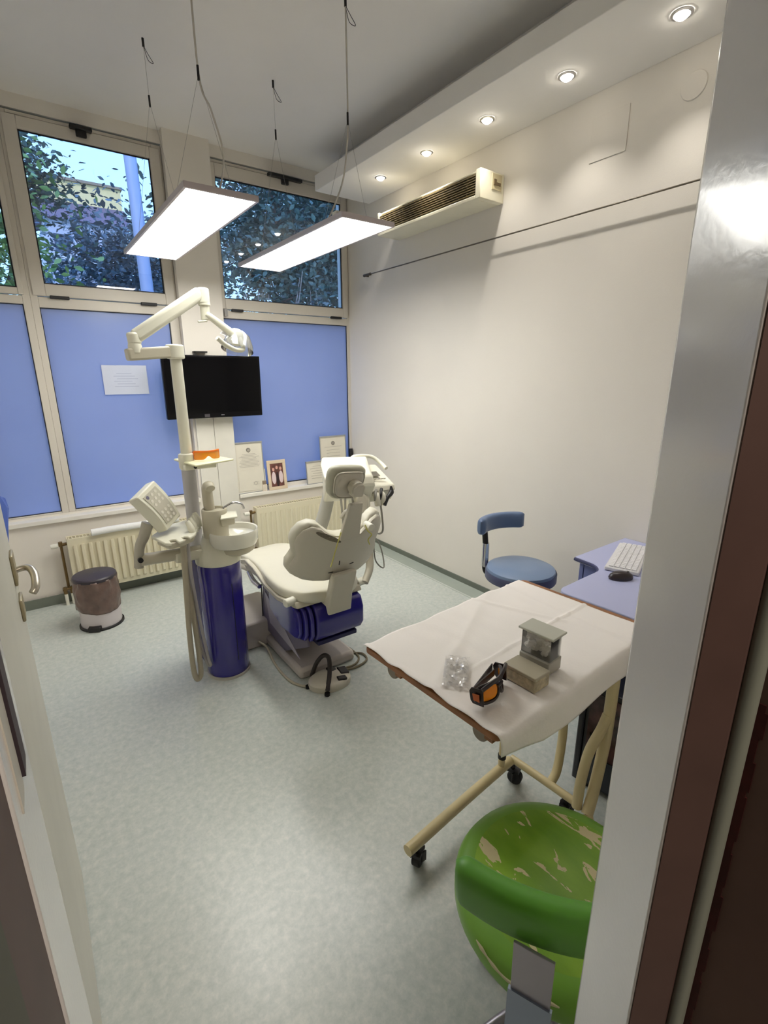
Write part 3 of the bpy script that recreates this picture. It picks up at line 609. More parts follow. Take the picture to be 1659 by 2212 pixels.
# scissor lift arm with smoky side covers
obj('lift_arm', MB().prism([(1.03, 2.72, 0.07), (1.03, 2.45, 0.07), (1.03, 2.12, 0.33), (1.03, 2.30, 0.46), (1.03, 2.62, 0.40)], (0.25, 0, 0)), M('lift_grey', (138, 130, 138), 0.4), t, bev=0.008)
smoky = M('smoky_cover', (112, 104, 124), 0.3, var=0.05)
sc = obj('side_cover', MB().prism([(1.0, 2.64, 0.385), (1.0, 2.68, 0.10), (1.0, 2.36, 0.07), (1.0, 2.06, 0.24), (1.0, 2.12, 0.46)], (0.012, 0, 0)), smoky, t, bev=0.003, label='smoky grey side cover')
obj('triangle_panel', MB().prism([(0.996, 2.60, 0.36), (0.996, 2.55, 0.17), (0.996, 2.16, 0.12)], (0.004, 0, 0)), M('pale_panel', (176, 170, 182), 0.35), sc)
obj('trim_line', MB().tube([(0.995, 2.66, 0.10), (0.995, 2.645, 0.385), (0.995, 2.50, 0.40)], 0.004, 8, raw=True), black, sc)
# blue motor housing with ribs
hp = [(2.50, 0.30), (2.50, 0.455), (2.10, 0.470), (2.045, 0.455), (2.022, 0.40), (2.022, 0.31), (2.05, 0.265), (2.10, 0.25), (2.30, 0.24)]
obj('motor_housing', MB().prism([(1.04, y, z) for y, z in hp], (0.285, 0, 0)), blue_pl, t, bev=0.012, seg=3, label='glossy dark blue motor housing')
def scale_prof(k, dz=0): return [(2.27 + (y - 2.27) * k, 0.355 + (z - 0.355) * k + dz) for y, z in hp]
for i, (x, k) in enumerate(((0.962, 0.80), (0.985, 0.90), (1.010, 0.97))):
    obj('housing_rib', MB().prism([(x, y, z) for y, z in scale_prof(k)], (0.02, 0, 0)), blue_pl, t, bev=0.006)
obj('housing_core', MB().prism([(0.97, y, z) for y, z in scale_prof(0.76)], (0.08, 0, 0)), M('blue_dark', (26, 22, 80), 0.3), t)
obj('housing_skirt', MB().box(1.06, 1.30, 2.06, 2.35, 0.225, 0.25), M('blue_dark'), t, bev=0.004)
# seat and leg rest
def loft(sections, mb=None, cap=True):
    mb = mb or MB(); rings = [[mb.bm.verts.new(p) for p in s] for s in sections]; n = len(rings[0])
    for a, b in zip(rings, rings[1:]):
        for k in range(n): mb.bm.faces.new((a[k], a[(k + 1) % n], b[(k + 1) % n], b[k])).material_index = mb.mi
    if cap: mb.bm.faces.new(rings[0][::-1]).material_index = mb.mi; mb.bm.faces.new(rings[-1]).material_index = mb.mi
    return mb
def rrect(cx, y, z, hw, th, dy=0.0, n=20, p=4.0, crown=0.0, edge=0.0):
    o = []
    for k in range(n):
        a = 2 * PI * k / n; ca, sa = math.cos(a), math.sin(a)
        x = hw * math.copysign(abs(ca) ** (2 / p), ca); zz = th / 2 * math.copysign(abs(sa) ** (2 / p), sa)
        zz += edge * (x / hw) ** 2 if sa > 0 else edge * (x / hw) ** 2
        o.append((cx + x, y + dy * zz, z + zz))
    return o
secs = [(2.01, 0.515, 0.07, 0.05), (2.03, 0.515, 0.15, 0.075), (2.10, 0.505, 0.195, 0.085), (2.22, 0.49, 0.215, 0.09), (2.36, 0.485, 0.215, 0.09), (2.50, 0.492, 0.20, 0.085), (2.65, 0.50, 0.185, 0.08), (2.85, 0.48, 0.18, 0.075), (3.05, 0.43, 0.175, 0.075), (3.20, 0.375, 0.165, 0.07), (3.25, 0.355, 0.12, 0.05)]
obj('seat', loft([rrect(CX, y, z, w, th, edge=0.018) for y, z, w, th in secs]), leather, t, sub=2)
obj('leg_rest', loft([rrect(CX, y, z - 0.04, w + 0.012, 0.05) for y, z, w, th in secs[6:]]), shell_l, t, sub=1)
# curved side arch of the seat frame
obj('seat_frame', MB().prism([(CX - 0.195, y, z) for y, z in [(2.06, 0.47), (2.12, 0.455), (2.30, 0.46), (2.45, 0.47), (2.62, 0.46), (2.75, 0.45), (2.80, 0.475), (2.70, 0.50), (2.55, 0.515), (2.40, 0.505), (2.2, 0.49), (2.08, 0.50)]], (0.39, 0, 0)), shell_l, t, bev=0.008)
obj('pivot_cap', MB().cyl((0.905, 2.10, 0.50), (0.965, 2.11, 0.50), 0.022), white_pl, t, bev=0.004)
obj('pivot_cap', MB().cyl((1.33, 2.10, 0.50), (1.39, 2.11, 0.50), 0.022), white_pl, t, bev=0.004)
obj('side_arch', loft([[(x + 0.0, y, z + dz) for x, dz in ((0.925, -0.012), (0.952, -0.014), (0.952, 0.012), (0.925, 0.014))] for y, z in ((2.10, 0.49), (2.25, 0.465), (2.42, 0.475), (2.58, 0.52), (2.70, 0.53), (2.80, 0.50))]), shell_l, t, bev=0.005)
obj('chrome_grip', MB().tube([(0.93, 2.66, 0.475), (0.925, 2.58, 0.45), (0.93, 2.50, 0.44)], [0.013, 0.016, 0.013], 12), chrome, t)
obj('arm_rest', MB().tube([(1.37, 2.08, 0.50), (1.43, 2.12, 0.56), (1.45, 2.16, 0.66), (1.44, 2.18, 0.74)], [0.02, 0.022, 0.024, 0.02], 12), shell_l, t)
# backrest: curved shell (outline u,z) bent forward at the wings
half = [(0.0, 0.885), (0.05, 0.887), (0.085, 0.897), (0.12, 0.925), (0.155, 0.957), (0.195, 0.968), (0.232, 0.952), (0.256, 0.915), (0.262, 0.875), (0.252, 0.835), (0.246, 0.80), (0.256, 0.77), (0.268, 0.74), (0.266, 0.705), (0.245, 0.67), (0.205, 0.642), (0.15, 0.625), (0.09, 0.615), (0.0, 0.612)]
def back_pt(u, z, d):
    u = u * 0.95; z = z - 0.025 * max(0.0, min(1.0, (z - 0.66) / 0.2)); u2 = u; y = 1.975 - 0.42 * (z - 0.62) + 1.25 * u2 * u2 + d * 0.92
    return (CX + u * (1 - 0.6 * d), y, z + 0.36 * d)
def back_layer(d0, d1, k=1.0, name='x', mat=None, nrad=9, rim=0.012):
    out = half + [(-u, z) for u, z in half[-2:0:-1]]
    cz = 0.775; mb = MB(); n = len(out)
    def ring(s, d): return [mb.bm.verts.new(back_pt(u * s, cz + (z - cz) * s, d)) for u, z in out]
    rings = [ring(k * (j / nrad), d0) for j in range(1, nrad)] + [ring(k * 0.985, d0 + rim * 0.15), ring(k, d0 + rim), ring(k, d1 - rim), ring(k * 0.985, d1 - rim * 0.15)] + [ring(k * (j / nrad), d1) for j in range(nrad - 1, 0, -1)]
    c0 = mb.bm.verts.new(back_pt(0, cz, d0)); c1 = mb.bm.verts.new(back_pt(0, cz, d1))
    for a, b in zip(rings, rings[1:]):
        for i in range(n): mb.bm.faces.new((a[i], a[(i + 1) % n], b[(i + 1) % n], b[i]))
    for i in range(n):
        mb.bm.faces.new((c0, rings[0][(i + 1) % n], rings[0][i])); mb.bm.faces.new((c1, rings[-1][i], rings[-1][(i + 1) % n]))
    return mb
bs = obj('back_shell', back_layer(0.0, 0.022, 0.965), shell, t, sharp=60, label='grey beige shell of the backrest')
obj('backrest', back_layer(0.022, 0.075, 1.012, rim=0.018), leather, t, sharp=70)
def slot_pt(u, z, d=-0.001): return Vector(back_pt(u, z, d))
m = MB(); m.face([slot_pt(-0.105 + 0.075 * math.cos(a) * 0.9, 0.905 - 0.035 * math.cos(a) + 0.014 * math.sin(a), -0.002) for a in [2 * PI * k / 20 for k in range(20)]])
obj('vent', m, M('vent_brown', (120, 112, 96), 0.6, var=0.2, scale=90), bs, label='oval vent')
for u0, z0, u1, z1 in ((-0.02, 0.742, -0.018, 0.715), (0.05, 0.70, 0.075, 0.702), (-0.07, 0.672, -0.045, 0.672)):
    obj('slit', MB().bar(slot_pt(u0, z0), slot_pt(u1, z1), 0.004, 0.003), black, bs)
# rear support bracket down to the motor
ps = [(1.895, 0.685), (1.918, 0.69), (1.955, 0.62), (2.02, 0.475), (2.075, 0.47), (2.03, 0.45), (1.995, 0.455), (1.93, 0.60), (1.905, 0.66)]
obj('back_bracket', MB().prism([(1.085, y, z) for y, z in [(1.918, 0.665), (1.945, 0.67), (1.975, 0.62), (2.01, 0.52), (2.08, 0.49), (2.08, 0.472), (2.015, 0.465), (1.998, 0.425), (1.982, 0.425), (1.967, 0.52), (1.932, 0.61)]], (0.135, 0, 0)), shell, t, bev=0.008)
# headrest bar, knob, pad
obj('headrest_bar', MB().prism([(1.095, 1.868, 0.855), (1.205, 1.868, 0.855), (1.185, 1.80, 1.04), (1.115, 1.80, 1.04)], (0, 0.018, 0.005)), shell, t, bev=0.004)
hb = obj('bar_cover', MB().prism([(1.105, 1.864, 0.96), (1.195, 1.864, 0.96), (1.185, 1.835, 1.0), (1.15, 1.82, 1.02), (1.115, 1.835, 1.0)], (0, 0.03, 0.0)), shell_l, t, bev=0.006)
HM = T(1.115, 1.80, 1.128, rx=0.30, ry=0.10)
def pad(d0, d1, hw, hh, mb=None):
    mb = mb or MB(); n = 40; secs = []
    for s, d in ((0.90, d0), (1.0, d0 + 0.012 * (1 if d1 > d0 else -1)), (1.0, d1 - 0.014), (0.93, d1)):
        ring = []
        for k in range(n):
            a = 2 * PI * k / n; ca, sa = math.cos(a), math.sin(a); p = 3.6
            x = hw * s * math.copysign(abs(ca) ** (2 / p), ca); z = hh * s * math.copysign(abs(sa) ** (2 / p), sa)
            x *= 1 + 0.10 * z / hh; ring.append(HM @ Vector((x, d + 1.4 * x * x, z)))
        secs.append(ring)
    return loft(secs, mb)
obj('headrest_shell', pad(0.0, 0.016, 0.074, 0.064), shell, t, sharp=60)
obj('headrest', pad(0.016, 0.058, 0.093, 0.080), M('headrest_leather', (196, 194, 174), 0.4), t, sharp=60)
k = obj('headrest_knob', MB().prism([HM @ Vector(p) for p in ((0.0, -0.045, -0.036), (0.052, -0.045, -0.036), (0.054, -0.045, 0.016), (0.040, -0.045, 0.028), (0.012, -0.045, 0.028), (-0.006, -0.045, 0.008))], (0, 0.045, 0.010)), shell, t, bev=0.006)
obj('knob_collar', MB().cyl(HM @ Vector((0.02, -0.04, 0.0)), HM @ Vector((0.02, 0.0, 0.0)), 0.034), shell_l, t, bev=0.004)
obj('tilt_button', MB().cyl((1.26, 1.845, 0.895), (1.262, 1.90, 0.90), 0.018), white_pl, t, bev=0.003)
cordm = M('yellow_cord', (214, 208, 110), 0.6)
obj('bib_cord', MB().tube([(1.08, 1.83, 0.91), (1.075, 1.845, 0.87), (1.068, 1.862, 0.82), (1.063, 1.88, 0.77), (1.06, 1.90, 0.725)], 0.0028, 6), cordm, t, label='yellow bib cord')
obj('bib_cord', MB().tube([(1.225, 1.85, 0.915), (1.235, 1.842, 0.885), (1.262, 1.85, 0.86), (1.255, 1.87, 0.83), (1.27, 1.88, 0.80)], 0.0028, 6), cordm, t, label='yellow bib cord')
obj('thin_hose', MB().tube([(1.36, 2.0, 0.88), (1.395, 2.03, 0.75), (1.43, 2.06, 0.62), (1.50, 2.08, 0.56), (1.50, 2.12, 0.68), (1.42, 2.14, 0.80)], 0.004, 8), grey_pl, t)
obj('power_cable', MB().tube([(0.93, 2.585, 0.05), (0.955, 2.52, 0.03), (0.94, 2.40, 0.008), (0.93, 2.28, 0.008), (0.935, 2.17, 0.008), (0.96, 2.10, 0.008), (0.985, 2.07, 0.008)], 0.007, 8), M('cable_beige', (178, 170, 150), 0.5), t)

# ================================================================ FOOT CONTROL
t = thing('foot_control', 'oval foot pedal with black carrying hoop on the floor before the chair', 'foot pedal', (1.10, 2.04, 0))
A = T(1.105, 2.035, 0, rz=-0.15)
fb = MB(); fb.lathe([(0.001, 0.0), (0.98, 0.0), (1.0, 0.25), (0.98, 0.6), (0.85, 0.85), (0.5, 1.0), (0.001, 1.02)], (0, 0, 0), 44, A @ Matrix.Diagonal((0.118, 0.088, 0.05, 1)))
obj('base', fb, M('pedal_cream', (206, 200, 184), 0.4), t)
for (x, y, w, d) in ((0.062, 0.012, 0.05, 0.065), (0.008, 0.045, 0.052, 0.045), (0.03, -0.05, 0.052, 0.034)):
    obj('pedal_pad', MB().box(-w / 2, w / 2, -d / 2, d / 2, 0, 0.014, A @ T(x + 0.02, y, 0.038, ry=0.12)), M('pad_black', (40, 36, 36), 0.5), t, bev=0.005)
obj('carry_hoop', MB().tube([A @ Vector(p) for p in ((-0.075, 0.075, 0.02), (-0.05, 0.06, 0.10), (-0.02, 0.03, 0.155), (0.0, 0.0, 0.15), (-0.01, -0.03, 0.08), (-0.045, -0.085, 0.02))], 0.012, 10), M('hoop_black', (44, 36, 34), 0.5), t)
obj('foot', MB().cyl(A @ Vector((-0.12, 0.01, 0)), A @ Vector((-0.12, 0.01, 0.015)), 0.012), black, t)
obj('foot', MB().cyl(A @ Vector((-0.05, -0.095, 0)), A @ Vector((-0.05, -0.095, 0.015)), 0.014), black, t)
obj('cable', MB().tube([(1.22, 2.09, 0.012), (1.30, 2.09, 0.01), (1.36, 2.14, 0.008), (1.37, 2.22, 0.008), (1.355, 2.26, 0.02), (1.30, 2.12, 0.02), (1.22, 2.06, 0.02), (1.12, 2.11, 0.01)][:5], 0.006, 8), M('cable_olive', (118, 108, 84), 0.5), t)
obj('cable', MB().tube([(1.19, 2.10, 0.012), (1.28, 2.065, 0.008), (1.38, 2.09, 0.008), (1.40, 2.16, 0.008), (1.36, 2.20, 0.008)], 0.006, 8), M('cable_olive'), t)

# ================================================================ INSTRUMENT CONSOLE (over the chair)
con_w = M('console_white', (236, 232, 214), 0.35, var=0.02)
t = thing('instrument_console', 'white instrument console on an arm behind the headrest of the dental chair', 'console', (1.45, 2.4, 0))
obj('body', MB().prism([(1.235, 2.22, 1.025), (1.225, 2.24, 1.080), (1.27, 2.36, 1.125), (1.36, 2.50, 1.140), (1.36, 2.50, 0.985), (1.25, 2.30, 0.925)], (0.30, -0.02, -0.02)), con_w, t, bev=0.012)
kp = obj('keypad', MB().prism([(1.50, 2.27, 0.985), (1.74, 2.30, 0.965), (1.72, 2.47, 1.065), (1.50, 2.47, 1.085)], (0, -0.012, -0.035)), con_w, t, bev=0.008)
obj('display', MB().prism([(1.555, 2.335, 1.023), (1.665, 2.345, 1.017), (1.66, 2.38, 1.038), (1.555, 2.375, 1.043)], (0, -0.002, 0.003)), M('display_grey', (120, 114, 104), 0.3), kp)
for k_ in range(6): obj('key', MB().box(1.56 + k_ * 0.022, 1.574 + k_ * 0.022, 2.315, 2.327, 1.009 - k_ * .0015, 1.015 - k_ * .0015), M('key_grey', (196, 190, 176), 0.4), kp)
obj('handle', MB().tube([(1.55, 2.47, 1.095), (1.58, 2.50, 1.120), (1.70, 2.50, 1.110), (1.745, 2.46, 1.075), (1.75, 2.40, 1.045)], 0.012, 10), con_w, t)
obj('holder_bar', MB().prism([(1.45, 2.30, 0.960), (1.72, 2.30, 0.950), (1.75, 2.33, 0.895), (1.74, 2.33, 0.865), (1.45, 2.32, 0.875)], (0, 0.05, 0.0)), con_w, t, bev=0.01)
for k_, hx in enumerate((1.50, 1.575, 1.615)):
    h = obj('handpiece_holder', MB().tube([(hx, 2.30, 0.940), (hx + 0.006, 2.265, 0.920), (hx + 0.01, 2.255, 0.865)], [0.014, 0.022, 0.018], 12), con_w, t)
    obj('handpiece', MB().tube([(hx + 0.012, 2.28, 0.955), (hx - 0.012, 2.25, 0.930), (hx - 0.02, 2.245, 0.900)], [0.010, 0.008, 0.004], 10), grey_pl if k_ < 2 else black, h)
obj('syringe', MB().tube([(1.69, 2.27, 0.965), (1.685, 2.26, 0.930), (1.65, 2.25, 0.905), (1.62, 2.24, 0.865)], [0.006, 0.016, 0.012, 0.012], 10), black, t, label='black handpiece')
hs = M('hose_grey', (160, 156, 146), 0.5)
for (xx, yy, z0, z1, dx) in ((1.30, 2.20, 1.0, 0.62, 0.02), (1.345, 2.22, 1.0, 0.60, -0.03), (1.40, 2.24, 0.95, 0.62, 0.02), (1.43, 2.25, 0.95, 0.60, -0.03), (1.60, 2.26, 0.90, 0.70, 0.02)):
    obj('hose', MB().tube([(xx, yy, z0), (xx + dx * .5, yy - 0.01, (z0 + z1) / 2), (xx + dx, yy, z1), (xx + dx + .02, yy + 0.1, z1 - 0.03), (xx + dx + .02, 2.42, z1 + 0.1)], 0.006, 8), hs, t)
obj('arm', MB().tube([(1.33, 2.36, 1.0), (1.315, 2.36, 0.93), (1.28, 2.36, 0.82), (1.25, 2.38, 0.72), (1.30, 2.50, 0.62)], [0.035, 0.036, 0.038, 0.038, 0.035], 14), M('arm_grey', (190, 188, 178), 0.4), t)
obj('column', MB().tube([(1.40, 2.62, 0.64), (1.40, 2.62, 0.0)], 0.03, 14, raw=True).bar((1.30, 2.50, 0.62), (1.40, 2.62, 0.62), 0.06, 0.05), M('arm_grey'), t, bev=0.004)
obj('tablet', MB().prism([(1.40, 2.18, 0.86), (1.475, 2.18, 0.86), (1.475, 2.20, 0.95), (1.44, 2.205, 0.975), (1.40, 2.20, 0.95)], (0, 0.03, 0)), shell_l, t, bev=0.01)

# ================================================================ DENTAL UNIT (tower, bowl, pole, lamp, panel)
unit_w = M('unit_white', (226, 224, 206), 0.35, var=0.02)
unit_b = M('unit_beige', (196, 190, 170), 0.4, var=0.02)
t = thing('dental_unit', 'blue cylindrical dental unit with spittoon, tray pole and lamp arm', 'dental unit', (0.71, 2.5, 0))
ux, uy = 0.713, 2.49
tw = obj('blue_housing', MB().lathe([(0.001, 0.012), (0.108, 0.012), (0.112, 0.03), (0.112, 0.64), (0.104, 0.655), (0.001, 0.655)], (ux, uy, 0), 48), blue_pl, t, label='glossy dark blue cylindrical housing')
obj('seam', MB().bar((ux + 0.112 * math.cos(-1.35), uy + 0.112 * math.sin(-1.35), 0.10), (ux + 0.112 * math.cos(-1.35), uy + 0.112 * math.sin(-1.35), 0.55), 0.002, 0.003), black, tw)
obj('blue_side_panel', MB().prism([(0.60, 2.50, 0.05), (0.62, 2.47, 0.05), (0.70, 2.50, 0.05), (0.70, 2.72, 0.05), (0.60, 2.72, 0.05)], (0, 0, 0.60)), M('blue_dull', (40, 36, 92), 0.4), t, bev=0.006)
obj('rim_strip', MB().tube([(0.612, 2.473, 0.03), (0.612, 2.473, 0.65)], 0.004, 8), grey_pl, t)
obj('base_ring', MB().lathe([(0.114, 0.0), (0.117, 0.0), (0.117, 0.014), (0.110, 0.014)], (ux, uy, 0), 48), M('ring_pale', (190, 186, 176), 0.4), t)
obj('collar', MB().lathe([(0.001, 0.655), (0.114, 0.655), (0.116, 0.668), (0.108, 0.69), (0.085, 0.74), (0.070, 0.79), (0.066, 0.80), (0.001, 0.80)], (ux, uy, 0), 48), unit_w, t)
obj('neck', MB().lathe([(0.001, 0.80), (0.063, 0.80), (0.063, 0.937), (0.060, 0.945), (0.052, 0.945), (0.050, 0.935), (0.001, 0.935)], (0.708, 2.46, 0), 40), unit_b, t)
obj('cup_filler', MB().tube([(0.697, 2.50, 0.92), (0.695, 2.505, 1.01), (0.695, 2.495, 1.052), (0.698, 2.465, 1.062), (0.698, 2.447, 1.052)], [0.027, 0.027, 0.026, 0.025, 0.022], 16), unit_b, t)
obj('rinse_pipe', MB().tube([(0.75, 2.45, 0.94), (0.80, 2.44, 0.965), (0.84, 2.43, 0.955), (0.85, 2.42, 0.93)], 0.007, 10), chrome, t)
obj('cup_shelf', MB().prism([(0.705, 2.36, 0.905), (0.795, 2.37, 0.90), (0.815, 2.44, 0.915), (0.74, 2.45, 0.92)], (0, 0, 0.010)), unit_w, t, bev=0.004)
obj('shelf_body', MB().prism([(0.712, 2.375, 0.865), (0.785, 2.385, 0.865), (0.80, 2.44, 0.865), (0.74, 2.45, 0.865)], (0, 0, 0.04)), unit_b, t, bev=0.005)
bc = (0.786, 2.43, 0)
obj('spittoon_bowl', MB().lathe([(0.001, 0.742), (0.095, 0.742), (0.114, 0.752), (0.124, 0.775), (0.127, 0.822), (0.124, 0.832), (0.118, 0.828), (0.11, 0.80), (0.07, 0.775), (0.001, 0.770)], bc, 48), M('spittoon_ceramic', (228, 226, 214), 0.15, coat=0.6), t)
obj('bowl_support', MB().lathe([(0.001, 0.69), (0.08, 0.695), (0.10, 0.71), (0.10, 0.741), (0.001, 0.741)], (0.80, 2.46, 0), 36), unit_b, t)
obj('support_block', MB().bar((0.72, 2.46, 0.71), (0.82, 2.45, 0.70), 0.09, 0.045), unit_b, t, bev=0.01)
# pole
px, py = 0.645, 2.625
obj('lower_pole', MB().cyl((px, py, 0.62), (px, py, 1.16), 0.036, 0.034), M('pole_grey', (186, 184, 186), 0.35), t)
obj('pole_foot', MB().lathe([(0.001, 0.60), (0.048, 0.60), (0.05, 0.64), (0.038, 0.655)], (px, py, 0), 30), unit_b, t)
obj('upper_pole', MB().cyl((px, py, 1.15), (px, py, 1.70), 0.0275), unit_w, t)
obj('pole_collar', MB().lathe([(0.028, 1.215), (0.04, 1.21), (0.042, 1.20), (0.042, 1.14), (0.036, 1.13)], (px, py, 0), 30), unit_w, t)
obj('tray_mount', MB().box(px - 0.03, px + 0.13, py - 0.06, py - 0.0, 1.135, 1.16), unit_w, t, bev=0.005)
obj('clamp_screw', MB().cyl((px + 0.02, py - 0.062, 1.148), (px + 0.02, py - 0.068, 1.148), 0.008), dark_metal, t)
obj('tray', MB().prism([(0.640, 2.455, 1.166), (0.858, 2.535, 1.166), (0.80, 2.735, 1.166), (0.60, 2.72, 1.166)], (0, 0, 0.011)), M('tray_cream', (236, 234, 196), 0.35), t, bev=0.005)
# lamp arms
obj('lower_arm', MB().bar((0.68, 2.632, 1.712), (0.425, 2.60, 1.690), 0.06, 0.055), unit_b, t, bev=0.01, seg=3)
obj('arm_elbow', MB().cyl((px, py, 1.675), (px, py, 1.742), 0.042), unit_w, t, bev=0.008, seg=3)
obj('elbow_joint', MB().lathe([(0.001, 1.70), (0.028, 1.70), (0.03, 1.73), (0.024, 1.75), (0.001, 1.755)], (0.465, 2.60, 0), 28), unit_w, t)
obj('upper_arm', MB().bar((0.465, 2.60, 1.765), (0.79, 2.60, 1.985), 0.05, 0.062), unit_w, t, bev=0.018, seg=3)
obj('arm_end', MB().cyl((0.468, 2.60, 1.735), (0.463, 2.60, 1.79), 0.029), unit_w, t, bev=0.01)
obj('arm_head', MB().cyl((0.798, 2.60, 1.93), (0.798, 2.60, 2.006), 0.029), unit_w, t, bev=0.01)
obj('lamp_yoke', MB().tube([(0.80, 2.60, 1.945), (0.80, 2.60, 1.86)], 0.022, 16, raw=True).cyl((0.80, 2.60, 1.925), (0.80, 2.60, 1.94), 0.028), unit_w, t, bev=0.003)
obj('yoke_lever', MB().cyl((0.80, 2.585, 1.855), (0.755, 2.575, 1.848), 0.005, seg=10), unit_w, t)
obj('forearm', MB().tube([(0.80, 2.59, 1.885), (0.825, 2.585, 1.87), (0.90, 2.58, 1.815), (0.925, 2.575, 1.795)], [0.016, 0.016, 0.019, 0.02], 14), unit_w, t)
LM = T(0.945, 2.60, 1.785, rx=-0.25, ry=0.5)
hd = obj('lamp_head', MB().ell((0, 0, 0), (0.05, 0.05, 0.042), LM, 26, 14), unit_w, t)
obj('lamp_shade', MB().lathe([(0.03, 0.035), (0.055, 0.015), (0.075, -0.03), (0.08, -0.06)], (0, 0, 0), 28, LM @ T(0.015, 0, 0, ry=-0.2)), glassy('clear_shield', (0.88, 0.9, 0.9), 0.75, 0.1, (0.8, 0.8, 0.78), 0.12), hd, label='clear plastic shield')
obj('shield_flap', MB().prism([(0.86, 2.58, 1.80), (0.895, 2.57, 1.825), (0.93, 2.57, 1.81), (0.90, 2.58, 1.785)], (0, 0.004, 0.002)), glassy('clear_shield2', (0.9, 0.9, 0.9), 0.6, 0.1, (0.85, 0.85, 0.82), 0.1), hd, label='clear plastic flap')
obj('lamp_handle', MB().tube([(0.812, 2.49, 1.772), (0.855, 2.505, 1.742), (0.905, 2.52, 1.722), (0.945, 2.525, 1.722), (0.955, 2.54, 1.74), (0.95, 2.56, 1.78)], [0.011, 0.012, 0.012, 0.012, 0.011, 0.011], 12), unit_w, hd)
# control arm and panel
obj('control_arm', MB().tube([(0.345, 2.50, 0.735), (0.50, 2.50, 0.728), (0.66, 2.50, 0.722)], [0.03, 0.03, 0.03], 14), unit_b, t)
obj('arm_sleeve', MB().bar((0.50, 2.50, 0.715), (0.72, 2.50, 0.712), 0.07, 0.05), unit_w, t, bev=0.008)
obj('control_joint', MB().tube([(0.335, 2.50, 0.70), (0.35, 2.50, 0.80), (0.375, 2.50, 0.85), (0.40, 2.50, 0.915)], [0.022, 0.023, 0.025, 0.028], 14), M('joint_grey', (176, 172, 158), 0.5), t)
obj('joint_cap', MB().cyl((0.342, 2.462, 0.745), (0.342, 2.54, 0.745), 0.012), black, t)
A0, B0, C0, D0 = Vector((0.355, 2.42, 1.062)), Vector((0.458, 2.53, 1.112)), Vector((0.562, 2.53, 0.918)), Vector((0.468, 2.42, 0.884))
nrm = (B0 - A0).cross(D0 - A0).normalized(); nrm = nrm if nrm.z > 0 else -nrm
def on_panel(u, v, h=0.0): return A0 * (1 - u) * (1 - v) + B0 * u * (1 - v) + C0 * u * v + D0 * (1 - u) * v + nrm * (h + 0.014 * math.sin(PI * v))
secs = []
for k_ in range(9):
    v = k_ / 8; secs.append([on_panel(-0.0, v), on_panel(1.0, v), on_panel(1.0, v, -0.055 - 0.012 * math.sin(PI * v)), on_panel(0.0, v, -0.055 - 0.012 * math.sin(PI * v))])
cpn = obj('control_panel', loft(secs), unit_w, t, bev=0.006)
secs = [[on_panel(0.14, 0.10 + 0.78 * k_ / 8, 0.0005), on_panel(0.84, 0.10 + 0.78 * k_ / 8, 0.0005), on_panel(0.84, 0.10 + 0.78 * k_ / 8, 0.003), on_panel(0.14, 0.10 + 0.78 * k_ / 8, 0.003)] for k_ in range(9)]
obj('keypad', loft(secs), M('keypad_grey', (190, 186, 170), 0.4), cpn)
for i in range(3):
    for j in range(7):
        if j == 3 or (i == 0 and j == 0): continue
        u, v = 0.28 + i * 0.20, 0.17 + j * 0.108; c = on_panel(u, v, 0.003)
        obj('key', MB().lathe([(0.0005, 0.0), (0.0085, 0.0), (0.0085, 0.0012), (0.0005, 0.0014)], c, 14, nrm.to_track_quat('Z', 'Y').to_matrix().to_4x4()), M('key_pale', (216, 212, 198), 0.4), cpn)
c = on_panel(0.26, 0.16, 0.003); obj('key', MB().lathe([(0.0005, 0.0), (0.009, 0.0), (0.009, 0.0014), (0.0005, 0.0016)], c, 14, nrm.to_track_quat('Z', 'Y').to_matrix().to_4x4()), M('key_dark', (110, 106, 128), 0.4), cpn, label='dark key')
# instrument holder plate under the panel
obj('holder_plate', MB().prism([(0.40, 2.46, 0.845), (0.43, 2.31, 0.845), (0.455, 2.29, 0.845), (0.455, 2.345, 0.845), (0.470, 2.35, 0.845), (0.485, 2.345, 0.845), (0.487, 2.295, 0.845), (0.515, 2.31, 0.845), (0.512, 2.355, 0.845), (0.527, 2.365, 0.845), (0.540, 2.355, 0.845), (0.545, 2.33, 0.845), (0.575, 2.36, 0.845), (0.64, 2.50, 0.845), (0.66, 2.60, 0.845), (0.60, 2.64, 0.845), (0.50, 2.60, 0.845)], (0, 0, 0.014)), unit_w, t, bev=0.004)
obj('holder_skirt', MB().prism([(0.42, 2.44, 0.815), (0.45, 2.33, 0.815), (0.52, 2.345, 0.815), (0.575, 2.39, 0.815), (0.63, 2.52, 0.815), (0.50, 2.58, 0.815)], (0, 0, 0.03)), unit_b, t, bev=0.006)
for (hx, hy) in ((0.60, 2.46), (0.625, 2.50), (0.645, 2.545), (0.575, 2.41)):
    obj('handpiece', MB().tube([(hx - .01, hy + .02, 0.91), (hx, hy, 0.875), (hx + .005, hy - .01, 0.84)], [0.012, 0.017, 0.013], 12), unit_w, t)
